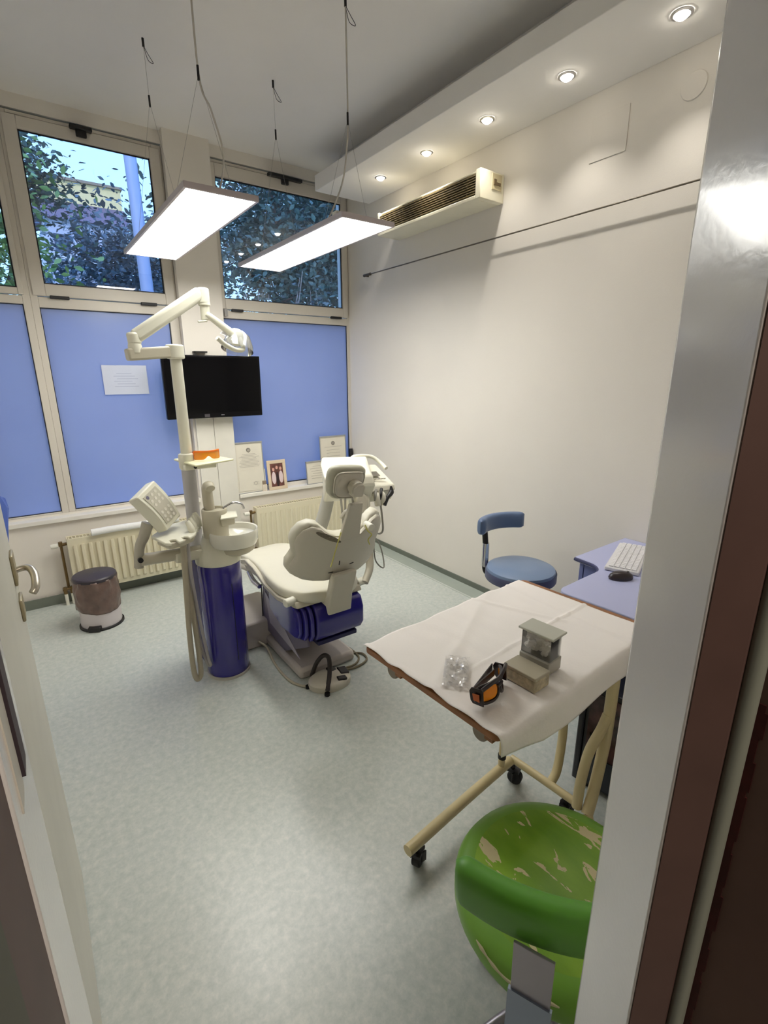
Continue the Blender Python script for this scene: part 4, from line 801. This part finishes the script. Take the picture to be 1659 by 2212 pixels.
# hoses hanging in long loops
hose_m = M('hose_beige', (170, 162, 142), 0.45); hose_w = M('hose_pale', (176, 172, 172), 0.4)
for pts, r, mm in (
    ([(0.520, 2.37, 0.83), (0.508, 2.36, 0.6), (0.500, 2.37, 0.35), (0.500, 2.38, 0.15), (0.510, 2.385, 0.075), (0.528, 2.39, 0.07), (0.538, 2.39, 0.12), (0.535, 2.39, 0.35), (0.528, 2.42, 0.6), (0.54, 2.46, 0.72)], 0.0135, hose_m),
    ([(0.548, 2.39, 0.83), (0.545, 2.39, 0.7), (0.558, 2.41, 0.5), (0.575, 2.42, 0.30), (0.592, 2.43, 0.14), (0.60, 2.43, 0.095), (0.585, 2.44, 0.11), (0.565, 2.45, 0.25), (0.55, 2.46, 0.5), (0.56, 2.47, 0.70)], 0.008, hose_w),
    ([(0.535, 2.41, 0.82), (0.530, 2.41, 0.6), (0.533, 2.42, 0.4), (0.548, 2.43, 0.2), (0.556, 2.44, 0.15), (0.560, 2.45, 0.25), (0.555, 2.46, 0.5), (0.57, 2.48, 0.69)], 0.008, hose_m)):
    obj('hose', MB().tube(pts, r, 12), mm, t)

# ================================================================ ORANGE GOGGLES on the tray
org = glassy('orange_plastic', (1.0, 0.42, 0.02), 0.35, 0.1, (1.0, 0.42, 0.03), 0.08)
t = thing('orange_shield_glasses', 'orange protective glasses lying on the cream tray of the pole', 'safety glasses', (0.735, 2.60, 1.178))
def gog(u, v):
    a = -1.1 + 2.2 * u; x = 0.066 * math.sin(a) * 1.05; y = -0.05 * math.cos(a)
    lo = 0.004 + (0.018 * math.exp(-((u - .5) / .10) ** 2)); z = lo + v * (0.046 - lo)
    return (0.735 + x, 2.605 + y + 0.006 * v, 1.178 + z)
obj('lens_shield', MB().grid(gog, 40, 8), org, t, solid=0.0025)
orb = M('orange_frame', (240, 120, 10), 0.3)
def gog2(u, v):
    p = gog(u, 0.85 + 0.25 * v); return (p[0], p[1] - 0.001, p[2])
obj('brow_bar', MB().grid(gog2, 40, 2), orb, t, solid=0.006)
for s in (-1, 1):
    obj('temple', MB().prism([(0.735 + s * 0.0625, 2.585, 1.183), (0.735 + s * 0.0625, 2.585, 1.225), (0.735 + s * 0.058, 2.655, 1.215), (0.735 + s * 0.056, 2.67, 1.19)], (s * 0.003, 0, 0)), orb, t)

# ================================================================ OVERBED TABLE
t = thing('overbed_table', 'wheeled overbed table with wooden top on cream tubes', 'table', (1.18, 0.91, 0), rz=0)
TR = T(1.18, 0.912, 0, rz=0.055)
def tp(x, y, z): return TR @ Vector((x, y, z))
wood = M('table_wood', (150, 100, 62), 0.5, var=0.2, scale=18)
tubm = M('cream_tube', (214, 198, 152), 0.35, var=0.04)
def rr_poly(hx, hy, r, z, n=5):
    P = []
    for cx, cy, a0 in ((hx - r, hy - r, 0), (-hx + r, hy - r, PI / 2), (-hx + r, -hy + r, PI), (hx - r, -hy + r, 1.5 * PI)):
        for k in range(n + 1): a = a0 + k * PI / 2 / n; P.append(tp(cx + r * math.cos(a), cy + r * math.sin(a), z))
    return P
obj('tabletop', MB().prism(rr_poly(0.415, 0.262, 0.02, 0.758), (0, 0, 0.018)), wood, t, bev=0.003)
obj('long_foot', MB().tube([(0.785, 0.962, 0.105), (1.10, 0.998, 0.105), (1.36, 1.024, 0.105)], 0.019, 16, raw=True), tubm, t)
obj('cross_tube', MB().tube([(1.375, 1.03, 0.105), (1.385, 0.90, 0.105), (1.395, 0.74, 0.105)], 0.015, 14, raw=True), tubm, t)
obj('upright', MB().tube([(1.40, 0.86, 0.105), (1.44, 0.865, 0.14), (1.485, 0.885, 0.24), (1.49, 0.89, 0.36), (1.49, 0.89, 0.75)], 0.0165, 16), tubm, t)
obj('upright', MB().tube([(1.385, 0.70, 0.10), (1.425, 0.71, 0.15), (1.475, 0.722, 0.27), (1.505, 0.73, 0.40), (1.505, 0.73, 0.75)], 0.020, 16), tubm, t)
obj('bent_brace', MB().tube([(1.385, 0.74, 0.10), (1.40, 0.745, 0.20), (1.43, 0.745, 0.31), (1.475, 0.735, 0.39), (1.50, 0.732, 0.44)], 0.018, 14), tubm, t)
obj('short_post', MB().tube([(1.30, 1.018, 0.105), (1.30, 1.018, 0.75)], 0.013, 14, raw=True), tubm, t)
obj('post_collar', MB().cyl((1.30, 1.018, 0.155), (1.30, 1.018, 0.172), 0.016, seg=14), dark_metal, t)
obj('top_rail', MB().tube([(0.84, 0.86, 0.742), (1.50, 0.89, 0.742)], 0.014, 12, raw=True), tubm, t)
obj('end_cap', MB().cyl((1.383, 0.698, 0.10), (1.378, 0.692, 0.09), 0.021, seg=14), tubm, t)
def castor(x, y, a=0.3):
    d = Vector((math.cos(a), math.sin(a), 0)); n = Vector((-d.y, d.x, 0)); p = Vector((x, y, 0.030)) + d * 0.012
    f = MB(); f.cyl((x, y, 0.065), (x, y, 0.092), 0.010, seg=12); f.bar(Vector((x, y, 0.062)) - d * .02, Vector((x, y, 0.062)) + d * .03, 0.036, 0.012)
    f.bar(p + n * 0.020 + Vector((0, 0, .032)), p + n * 0.020 - Vector((0, 0, .008)), 0.004, 0.02); f.bar(p - n * 0.020 + Vector((0, 0, .032)), p - n * 0.020 - Vector((0, 0, .008)), 0.004, 0.02)
    cc = obj('castor', f, M('castor_black', (34, 32, 34), 0.5), t); obj('wheel', MB().cyl(p - n * .015, p + n * .015, 0.029, seg=20), M('tyre_black', (28, 26, 28), 0.6), cc, bev=0.004)
for x, y, a in ((0.83, 0.968, 0.5), (1.375, 1.02, -1.2), (1.40, 0.79, 0.2), (1.395, 0.70, 2.5)): castor(x, y, a)
for yy in (1.06, 0.72):
    obj('edge_wheel', MB().cyl(TR @ Vector((-0.395, yy - 0.912, 0.735)), TR @ Vector((-0.365, yy - 0.912, 0.735)), 0.024, seg=20), M('wheel_grey', (140, 130, 116), 0.5), t, bev=0.004)
    obj('edge_clip', MB().box(-0.40, -0.36, yy - 0.912 - 0.045, yy - 0.912 - 0.02, 0.735, 0.758, TR), wood, t)
# cloth
cl_m = M('paper_cloth', (246, 240, 234), 0.75, var=0.015, bump=0.05, bscale=120)
def cloth(u, v):
    # u along x, v from the far edge to the hem in front
    x = -0.417 + 0.80 * u
    L = 0.526; H = 0.03 + 0.048 * min(1.0, u * 4.5); s = v * (L + 0.03 + H)
    wr = 0.0025 * noise.noise(Vector((x * 7, s * 9, 3))) + 0.0016 * noise.noise(Vector((x * 20, s * 8, 9)))
    d = s - 0.30 + 0.02 * x; wr += 0.0055 * math.exp(-(d / 0.006) ** 2) * (0.3 + 0.7 * min(1, max(0, u * 1.6)))
    d2 = (x - 0.16) - 0.35 * (s - 0.18); wr += 0.005 * math.exp(-(d2 / 0.008) ** 2) * (1 if s < 0.33 else 0.2)
    d3 = (x + 0.05) * 0.5 + (s - 0.12); wr += 0.004 * math.exp(-(d3 / 0.02) ** 2)
    d4 = x - 0.30 + 0.1 * s; wr += 0.004 * math.exp(-(d4 / 0.007) ** 2)
    z = 0.7795 + max(wr, -0.002) + 0.001
    if u < 0.02: z += 0.006 * (0.5 + noise.noise(Vector((s * 20, 1, 1))))
    far = 0.263 + 0.010 * noise.noise(Vector((x * 9, 0, 5)))
    if s < L: y = far - s * (far + 0.262) / L
    elif s < L + 0.03:
        a = (s - L) / 0.03 * PI / 2; y = -0.262 - 0.014 * math.sin(a); z = z - 0.018 * (1 - math.cos(a))
    else:
        k = s - L - 0.03; y = -0.277 - 0.02 * k + 0.006 * math.sin(x * 14) * k / 0.1; z = 0.7625 - k
    return TR @ Vector((x + (0.006 * noise.noise(Vector((s * 12, 0, 0))) if u < 0.01 else 0), y, z))
ct = obj('table_cloth', MB().grid(cloth, 110, 90), cl_m, loc=(1.18, 0.91, 0.778), solid=0.0012, sharp=80); tag(ct, 'wrinkled white paper sheet covering the wheeled table and hanging over its front', 'cloth')
# things on the table
ZT = 0.784
t = thing('low_box', 'low speckled beige box on the white sheet, left of the clear container', 'box', (1.006, 0.728, ZT))
boxm = M('speckled_beige', (178, 166, 138), 0.5, var=0.3, scale=60)
A = T(1.006, 0.728, ZT, rz=-1.52)
obj('body', MB().box(-0.052, 0.052, -0.033, 0.033, 0, 0.034, A), boxm, t, bev=0.003); obj('lid', MB().box(-0.052, 0.052, -0.033, 0.033, 0.0345, 0.044, A), M('lid_beige', (176, 168, 146), 0.35), t, bev=0.002)
t = thing('grey_box', 'low grey box under the clear container on the white sheet', 'box', (1.10, 0.77, ZT)); A = T(1.098, 0.752, ZT, rz=-1.48)
obj('body', MB().box(-0.048, 0.048, -0.034, 0.034, 0, 0.040, A), M('box_grey', (158, 154, 142), 0.4, var=0.1), t, bev=0.003)
t = thing('clear_container', 'clear plastic container of cotton rolls with pale lid atop the grey box', 'container', (1.11, 0.775, ZT + 0.041)); A = T(1.098, 0.752, ZT + 0.041, rz=-1.48)
cp = glassy('clear_box', (0.98, 0.98, 0.98), 0.94, 0.05, (0.85, 0.85, 0.8), 0.04)
m = MB(); m.box(-0.046, 0.046, -0.028, -0.0265, 0, 0.07, A); m.box(-0.046, 0.046, 0.0265, 0.028, 0, 0.07, A); m.box(-0.046, -0.0445, -0.0265, 0.0265, 0, 0.07, A); m.box(0.0445, 0.046, -0.0265, 0.0265, 0, 0.07, A); m.box(-0.0445, 0.0445, -0.0265, 0.0265, 0, 0.0015, A)
obj('walls', m, cp, t)
obj('lid', MB().box(-0.056, 0.056, -0.036, 0.036, 0.071, 0.078, A), M('lid_pale', (196, 196, 182), 0.35), t, bev=0.002)
m = MB(); rnd = random.Random(4)
for k_ in range(120):
    x, y, z = rnd.uniform(-.036, .022), rnd.uniform(-.019, .019), rnd.uniform(0.010, 0.062); a = rnd.uniform(0, 3); dx, dy = math.cos(a) * .008, math.sin(a) * .006
    m.cyl(A @ Vector((x - dx, y - dy, z)), A @ Vector((x + dx, y + dy, z + rnd.uniform(-.004, .004))), 0.006, seg=8)
co = obj('cotton_rolls', m, M('cotton', (240, 236, 226), 0.9), t); co['kind'] = 'stuff'
# black framed orange glasses
t = thing('orange_glasses', 'black framed safety glasses with orange lenses standing on the white sheet', 'safety glasses', (0.87, 0.76, ZT))
GA = T(0.872, 0.770, ZT, rz=0.30, rx=-0.10) @ Matrix.Scale(1.06, 4)
ol = M('orange_lens', (250, 150, 20), 0.12, var=0.05, emit=None); gf = M('glasses_black', (34, 22, 24), 0.3, var=0.1)
def lens_poly(s, n=18, k=1.0):
    P = []
    for i in range(n):
        a = 2 * PI * i / n; ca, sa = math.cos(a), math.sin(a)
        P.append((s * 0.036 + 0.027 * k * math.copysign(abs(ca) ** 0.75, ca), -0.052 + 0.012 * abs(0) , 0.027 + 0.021 * k * math.copysign(abs(sa) ** 0.75, sa)))
    return P
for s in (-1, 1):
    fr = MB(); o_ = [GA @ Vector((p[0], p[1] + 0.026 * (abs(p[0]) / 0.06) ** 2, p[2])) for p in lens_poly(s, k=1.14)]; fr.tube(o_, 0.0048, 8, closed=True, sub=2)
    ri = obj('rim', fr, gf, t)
    L = MB(); L.prism([GA @ Vector((p[0], p[1] + 0.026 * (abs(p[0]) / 0.06) ** 2, p[2])) for p in lens_poly(s)], (GA.to_3x3() @ Vector((0, 0.003, 0)))); obj('lens', L, ol, ri, label='orange lens')
    tm = MB(); tm.prism([GA @ Vector(p) for p in ((s * 0.068, -0.042, 0.050), (s * 0.068, -0.012, 0.050), (s * 0.068, -0.006, 0.040), (s * 0.068, -0.008, 0.016), (s * 0.068, -0.014, 0.008), (s * 0.068, -0.042, 0.006))], GA.to_3x3() @ Vector((s * -0.004, 0, 0)))
    te = obj('temple', tm, gf, t, bev=0.001)
    obj('folded_arm', MB().bar(GA @ Vector((s * 0.064, -0.012 + (0.008 if s > 0 else 0), 0.036)), GA @ Vector((-s * 0.050, -0.016 + (0.008 if s > 0 else 0), 0.030)), 0.004, 0.020), gf, te, bev=0.001)
    obj('side_window', MB().prism([GA @ Vector(p) for p in ((s * 0.0705, -0.034, 0.038), (s * 0.0705, -0.016, 0.037), (s * 0.0705, -0.018, 0.020), (s * 0.0705, -0.034, 0.018))], GA.to_3x3() @ Vector((s * 0.001, 0, 0))), M('side_amber', (206, 110, 60), 0.2), te, label='amber side window')
obj('bridge', MB().tube([GA @ Vector(p) for p in ((-0.012, -0.053, 0.036), (0, -0.056, 0.040), (0.012, -0.053, 0.036))], 0.005, 8), gf, t)
obj('brow', MB().tube([GA @ Vector(p) for p in ((-0.068, -0.040, 0.050), (-0.035, -0.050, 0.055), (0, -0.053, 0.052), (0.035, -0.050, 0.055), (0.068, -0.040, 0.050))], 0.0055, 8), gf, t)
# crumpled clear wrap
def wrap(u, v):
    x = -0.075 + 0.15 * u; y = -0.035 + 0.07 * v
    z = 0.003 + 0.020 * abs(noise.noise(Vector((x * 26, y * 26, 2)))) * (1 - (2 * u - 1) ** 4) * (1 - (2 * v - 1) ** 4) + 0.014 * abs(noise.noise(Vector((x * 70, y * 70, 4))))
    return T(0.878, 0.868, ZT, rz=0.75) @ Vector((x, y, z))
t = obj('plastic_wrap', MB().grid(wrap, 26, 18), glassy('clear_wrap', (0.98, 0.98, 0.98), 0.9, 0.12, (0.95, 0.95, 0.95), 0.12), loc=(0.87, 0.868, ZT), sharp=8); tag(t, 'crumpled clear plastic wrapper on the white sheet beside the glasses', 'wrapper')

# ================================================================ STOOLS
def pad_arc(mb, r0, r1, z0, z1, a0, a1, n=28, lean=0.0):
    secs = []
    for i in range(n + 1):
        a = a0 + (a1 - a0) * i / n; e = min(i, n - i) / 2.5; k = min(1, math.sqrt(max(0.02, 1 - (1 - min(1, e)) ** 2)))
        rm, zm, hr, hz = (r0 + r1) / 2, (z0 + z1) / 2, (r1 - r0) / 2 * k, (z1 - z0) / 2 * (0.75 + 0.25 * k); ring = []
        for q in range(20):
            b = 2 * PI * q / 20; cb, sb = math.cos(b), math.sin(b); rr = rm + hr * math.copysign(abs(cb) ** .6, cb); zz = hz * math.copysign(abs(sb) ** .6, sb)
            rr += lean * zz
            ring.append((rr * math.cos(a), rr * math.sin(a), zm + zz))
        secs.append(ring)
    return loft(secs, mb)
def star_base(t, legs, r, ang, metal, hub_z=0.09):
    for k_ in range(legs):
        a = ang + 2 * PI * k_ / legs; d = Vector((math.cos(a), math.sin(a), 0))
        lg = obj('leg', MB().tube([d * 0.02 + Vector((0, 0, hub_z + .01)), d * r * .6 + Vector((0, 0, hub_z)), d * r + Vector((0, 0, 0.072))], [0.014, 0.012, 0.009], 10), metal, t)
        n = Vector((-d.y, d.x, 0)); p = d * (r + 0.004) + Vector((0, 0, 0.027))
        cs = obj('castor', MB().cyl(d * r + Vector((0, 0, .05)), d * r + Vector((0, 0, .078)), 0.009, seg=10).bar(p + Vector((0, 0, .024)) - d * .02, p + Vector((0, 0, .024)) + d * .02, 0.05, 0.012), black, lg)
# --- blue stool
t = thing('blue_stool', 'round blue stool with curved blue back pad by the right wall', 'stool', (2.135, 1.64, 0), rz=0.001)
bl1 = M('blue_vinyl', (118, 138, 168), 0.35, var=0.03); bl2 = M('blue_vinyl_dark', (86, 90, 120), 0.45, var=0.06)
obj('seat', MB().lathe([(0.001, 0.478), (0.17, 0.478), (0.185, 0.483), (0.192, 0.50), (0.193, 0.53), (0.186, 0.548), (0.165, 0.558), (0.08, 0.565), (0.001, 0.566)], (0, 0, 0), 56), bl1, t)
obj('seat_band', MB().lathe([(0.1945, 0.486), (0.1965, 0.49), (0.1965, 0.532), (0.1945, 0.536)], (0, 0, 0), 56), bl2, t, label='dark blue band round the seat')
obj('seat_plate', MB().lathe([(0.001, 0.462), (0.12, 0.462), (0.12, 0.4775), (0.001, 0.4775)], (0, 0, 0), 30), black, t)
obj('gas_column', MB().cyl((0, 0, 0.10), (0, 0, 0.30), 0.026).cyl((0, 0, 0.30), (0, 0, 0.465), 0.014), chrome, t)
star_base(t, 5, 0.24, 0.3, chrome)
obj('back_pad', pad_arc(MB(), 0.205, 0.258, 0.715, 0.81, math.radians(38), math.radians(128)), M('blue_back', (94, 114, 148), 0.35, var=0.03), t)
po = math.radians(104)
def pol(r, z, a=po): return (r * math.cos(a), r * math.sin(a), z)
obj('back_post', MB().tube([pol(0.10, 0.47), pol(0.20, 0.46), pol(0.225, 0.50), pol(0.225, 0.60), pol(0.235, 0.70), pol(0.245, 0.74)], [0.014, 0.016, 0.017, 0.017, 0.017, 0.015], 12), dark_metal, t)
obj('post_sleeve', MB().tube([pol(0.225, 0.50), pol(0.225, 0.645)], 0.020, 14, raw=True), chrome, t)
# --- green stool
t = thing('green_stool', 'worn green stool with curved back pad in the right foreground', 'stool', (0.826, 0.462, 0), rz=0.001)
def green_mat():
    m = bpy.data.materials.new('worn_green_vinyl'); m.use_nodes = True; n = m.node_tree; b = n.nodes['Principled BSDF']
    tcn = n.nodes.new('ShaderNodeTexCoord'); mp = n.nodes.new('ShaderNodeMapping'); mp.inputs['Rotation'].default_value = (0, 0, -0.75); mp.inputs['Scale'].default_value = (1, 0.38, 1)
    n.links.new(tcn.outputs['Object'], mp.inputs[0])
    a = n.nodes.new('ShaderNodeTexNoise'); a.inputs['Scale'].default_value = 17; a.inputs['Detail'].default_value = 5; a.inputs['Distortion'].default_value = 1.2; n.links.new(mp.outputs[0], a.inputs[0])
    r = n.nodes.new('ShaderNodeValToRGB'); r.color_ramp.interpolation = 'CONSTANT'; r.color_ramp.elements[0].position = 0; r.color_ramp.elements[0].color = (0, 0, 0, 1); r.color_ramp.elements[1].position = 0.575; r.color_ramp.elements[1].color = (1, 1, 1, 1)
    n.links.new(a.outputs['Fac'], r.inputs[0])
    g = n.nodes.new('ShaderNodeTexNoise'); g.inputs['Scale'].default_value = 9; g.inputs['Detail'].default_value = 8; n.links.new(mp.outputs[0], g.inputs[0])
    gr = n.nodes.new('ShaderNodeValToRGB'); gr.color_ramp.elements[0].position = 0.3; gr.color_ramp.elements[0].color = (*lin((108, 158, 36)), 1); gr.color_ramp.elements[1].position = 0.7; gr.color_ramp.elements[1].color = (*lin((158, 200, 66)), 1)
    n.links.new(g.outputs['Fac'], gr.inputs[0])
    mx = n.nodes.new('ShaderNodeMix'); mx.data_type = 'RGBA'; n.links.new(r.outputs[0], mx.inputs['Factor']); n.links.new(gr.outputs[0], mx.inputs[6]); mx.inputs[7].default_value = (*lin((222, 210, 164)), 1)
    n.links.new(mx.outputs[2], b.inputs['Base Color']); b.inputs['Roughness'].default_value = 0.42
    w = n.nodes.new('ShaderNodeTexNoise'); w.inputs['Scale'].default_value = 60; w.inputs['Detail'].default_value = 4; n.links.new(mp.outputs[0], w.inputs[0])
    ad = n.nodes.new('ShaderNodeMath'); ad.operation = 'SUBTRACT'; n.links.new(w.outputs['Fac'], ad.inputs[0]); n.links.new(r.outputs[0], ad.inputs[1])
    bp = n.nodes.new('ShaderNodeBump'); bp.inputs['Strength'].default_value = 0.35; bp.inputs['Distance'].default_value = 0.002; n.links.new(ad.outputs[0], bp.inputs['Height']); n.links.new(bp.outputs[0], b.inputs['Normal'])
    return m
gm = green_mat(); gp = M('green_vinyl', (88, 152, 42), 0.42, var=0.06); gp2 = M('green_band', (124, 176, 62), 0.4, var=0.06)
K = 1.16; zk = lambda z: 1.6 - (1.6 - z) * 1.12
obj('seat', MB().lathe([(r * K, zk(z)) for r, z in [(0.165, 0.596), (0.12, 0.604), (0.06, 0.607), (0.001, 0.608)]], (0, 0, 0), 60), gm, t, label='worn green top with peeled patches')
obj('seat_band', MB().lathe([(r * K, zk(z)) for r, z in [(0.001, 0.52), (0.18, 0.52), (0.196, 0.528), (0.203, 0.545), (0.203, 0.572), (0.195, 0.587), (0.18, 0.594), (0.1645, 0.5962)]], (0, 0, 0), 60), gp2, t)
obj('torn_edge', MB().tube([(0.2035 * K * math.cos(a), 0.2035 * K * math.sin(a), zk(0.575) + 0.006 * math.sin(a * 9)) for a in [math.radians(172 + k * 4) for k in range(12)]], [0.001 + 0.003 * abs(math.sin(k * 1.7)) for k in range(12)], 6), M('torn_foam', (206, 198, 160), 0.9), t, label='torn seam showing pale foam')
obj('seat_plate', MB().lathe([(0.001, 0.355), (0.15, 0.355), (0.165, 0.388), (0.001, 0.388)], (0, 0, 0), 30), M('plate_pale', (176, 172, 156), 0.5), t)
obj('gas_column', MB().cyl((0, 0, 0.10), (0, 0, 0.25), 0.026).cyl((0, 0, 0.25), (0, 0, 0.355), 0.014), chrome, t)
star_base(t, 5, 0.20, math.radians(92), steel)
GC = Matrix.Translation((0.945 - 0.826, 0.597 - 0.462, 0))
bpm = pad_arc(MB(), 0.375, 0.432, 0.588, 0.705, math.radians(-168.5), math.radians(-130), lean=0.15)
bmesh.ops.transform(bpm.bm, matrix=GC, verts=bpm.bm.verts[:]); obj('back_pad', bpm, gp, t)
pa = math.radians(204); d = Vector((math.cos(pa), math.sin(pa), 0)); n_ = Vector((-d.y, d.x, 0))
secs = []
for (r, z) in [(0.06, 0.350), (0.215, 0.348), (0.250, 0.37), (0.256, 0.44), (0.262, 0.52), (0.270, 0.62)]:
    c = d * r + Vector((0, 0, z)); nn = d if z > 0.36 else Vector((0, 0, -1)); secs.append([c - n_ * .036, c + n_ * .036, c + n_ * .036 + nn * .006, c - n_ * .036 + nn * .006])
obj('back_post', loft(secs), steel, t, bev=0.001, label='flat steel back post')
obj('post_sleeve', MB().bar(d * 0.266 + Vector((0, 0, 0.36)), d * 0.266 + Vector((0, 0, 0.49)), 0.080, 0.008, up=d), M('sleeve_grey', (150, 160, 178), 0.35, metal=0.7), t)

# ================================================================ DESK
t = thing('computer_desk', 'pale lilac desk with rounded cut-out corner along the right wall', 'desk', (2.1, 0.9, 0)); dm = M('lilac_laminate', (182, 186, 222), 0.4, var=0.01)
P = [(2.575, 0.45), (2.575, 1.30), (2.10, 1.292), (2.092, 1.22)]
for k_ in range(9):
    a = math.radians(10 + k_ * 10); P.append((2.0 + 0.092 * math.cos(a) - 0.0, 1.22 - 0.10 * math.sin(a)))
P += [(1.86, 1.115), (1.76, 1.11)] + [(1.74 - 0.05 * math.sin(math.radians(a)), 1.06 + 0.05 * math.cos(math.radians(a))) for a in (10, 30, 50, 70, 90)] + [(1.70, 0.90), (1.72, 0.45)]
obj('desktop', MB().prism([(x, y, 0.705) for x, y in P], (0, 0, 0.025)), dm, t, bev=0.003)
m = MB(); Q = [(x, y) for x, y in P[1:-1]]
obj('edge_band', MB().tube([(P[i][0], P[i][1] + 0.001, 0.7175) for i in range(2, 13)], 0.009, 8, raw=True), M('edge_navy', (52, 56, 96), 0.4), t)
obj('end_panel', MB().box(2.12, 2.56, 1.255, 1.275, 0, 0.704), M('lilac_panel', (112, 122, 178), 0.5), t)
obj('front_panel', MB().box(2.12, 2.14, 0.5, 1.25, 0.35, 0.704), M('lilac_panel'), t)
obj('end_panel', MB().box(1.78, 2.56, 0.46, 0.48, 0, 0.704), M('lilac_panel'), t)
t = thing('keyboard', 'white keyboard on the lilac desk', 'keyboard', (2.24, 1.1, 0.732)); A = T(2.262, 1.112, 0.7315, rz=0.35)
obj('case', MB().box(-0.20, 0.20, -0.072, 0.072, 0, 0.018, A), M('keyboard_white', (228, 226, 228), 0.4), t, bev=0.005)
K = MB(); n_k = 0
keyp = None
for r_i in range(5):
    for c_i in range(17):
        if n_k >= 95: break
        x = -0.19 + c_i * 0.0224; y = -0.058 + r_i * 0.0235; K.box(x, x + 0.019, y, y + 0.019, 0.018, 0.0235, A); n_k += 1
ko = obj('keys', K, M('keys_white', (238, 236, 238), 0.4), t); ko['kind'] = 'stuff'
t = thing('computer_mouse', 'black computer mouse on the lilac desk before the keyboard', 'mouse', (2.015, 1.015, 0.7305)); A = T(2.015, 1.012, 0.7305, rz=-0.6)
obj('body', MB().lathe([(0.001, 0.0), (0.95, 0.0), (1.0, 0.25), (0.9, 0.6), (0.6, 0.9), (0.001, 1.0)], (0, 0, 0), 30, A @ Matrix.Diagonal((0.054, 0.031, 0.034, 1))), M('mouse_black', (48, 38, 42), 0.3), t)
obj('wheel', MB().cyl(A @ Vector((0.028, -0.003, 0.031)), A @ Vector((0.028, 0.003, 0.031)), 0.006, seg=12), grey_pl, t)
# computer case with glass side
t = thing('computer_case', 'black computer case with reflective side standing under the desk', 'computer', (1.705, 0.66, 0)); A = T(1.705, 0.66, 0, rz=0.10)
pcm = M('pc_black', (30, 31, 36), 0.3); 
obj('case', MB().box(-0.10, 0.10, -0.21, 0.21, 0.02, 0.46, A), pcm, t, bev=0.006)
obj('front_panel', MB().box(-0.105, 0.105, 0.211, 0.235, 0.015, 0.465, A), M('pc_front', (44, 46, 54), 0.25), t, bev=0.006)
obj('side_window', MB().box(-0.104, -0.1005, -0.195, 0.195, 0.17, 0.44, A), M('pc_window', (74, 52, 50), 0.12, var=0.9, scale=14), t)
obj('side_plate', MB().box(-0.104, -0.1005, -0.195, 0.195, 0.035, 0.165, A), M('pc_plate', (40, 44, 52), 0.3), t, bev=0.001)
for sx in (-0.08, 0.08):
    for sy in (-0.18, 0.18): obj('foot', MB().cyl(A @ Vector((sx, sy, 0)), A @ Vector((sx, sy, 0.02)), 0.014, seg=12), black, t)
t = obj('power_cord', MB().tube([(1.52, 0.66, 0.006), (1.56, 0.60, 0.006), (1.66, 0.58, 0.006), (1.76, 0.62, 0.006)], 0.005, 8), black, loc=(1.6, 0.6, 0)); tag(t, 'black cable on the floor between the table and the computer', 'cable')
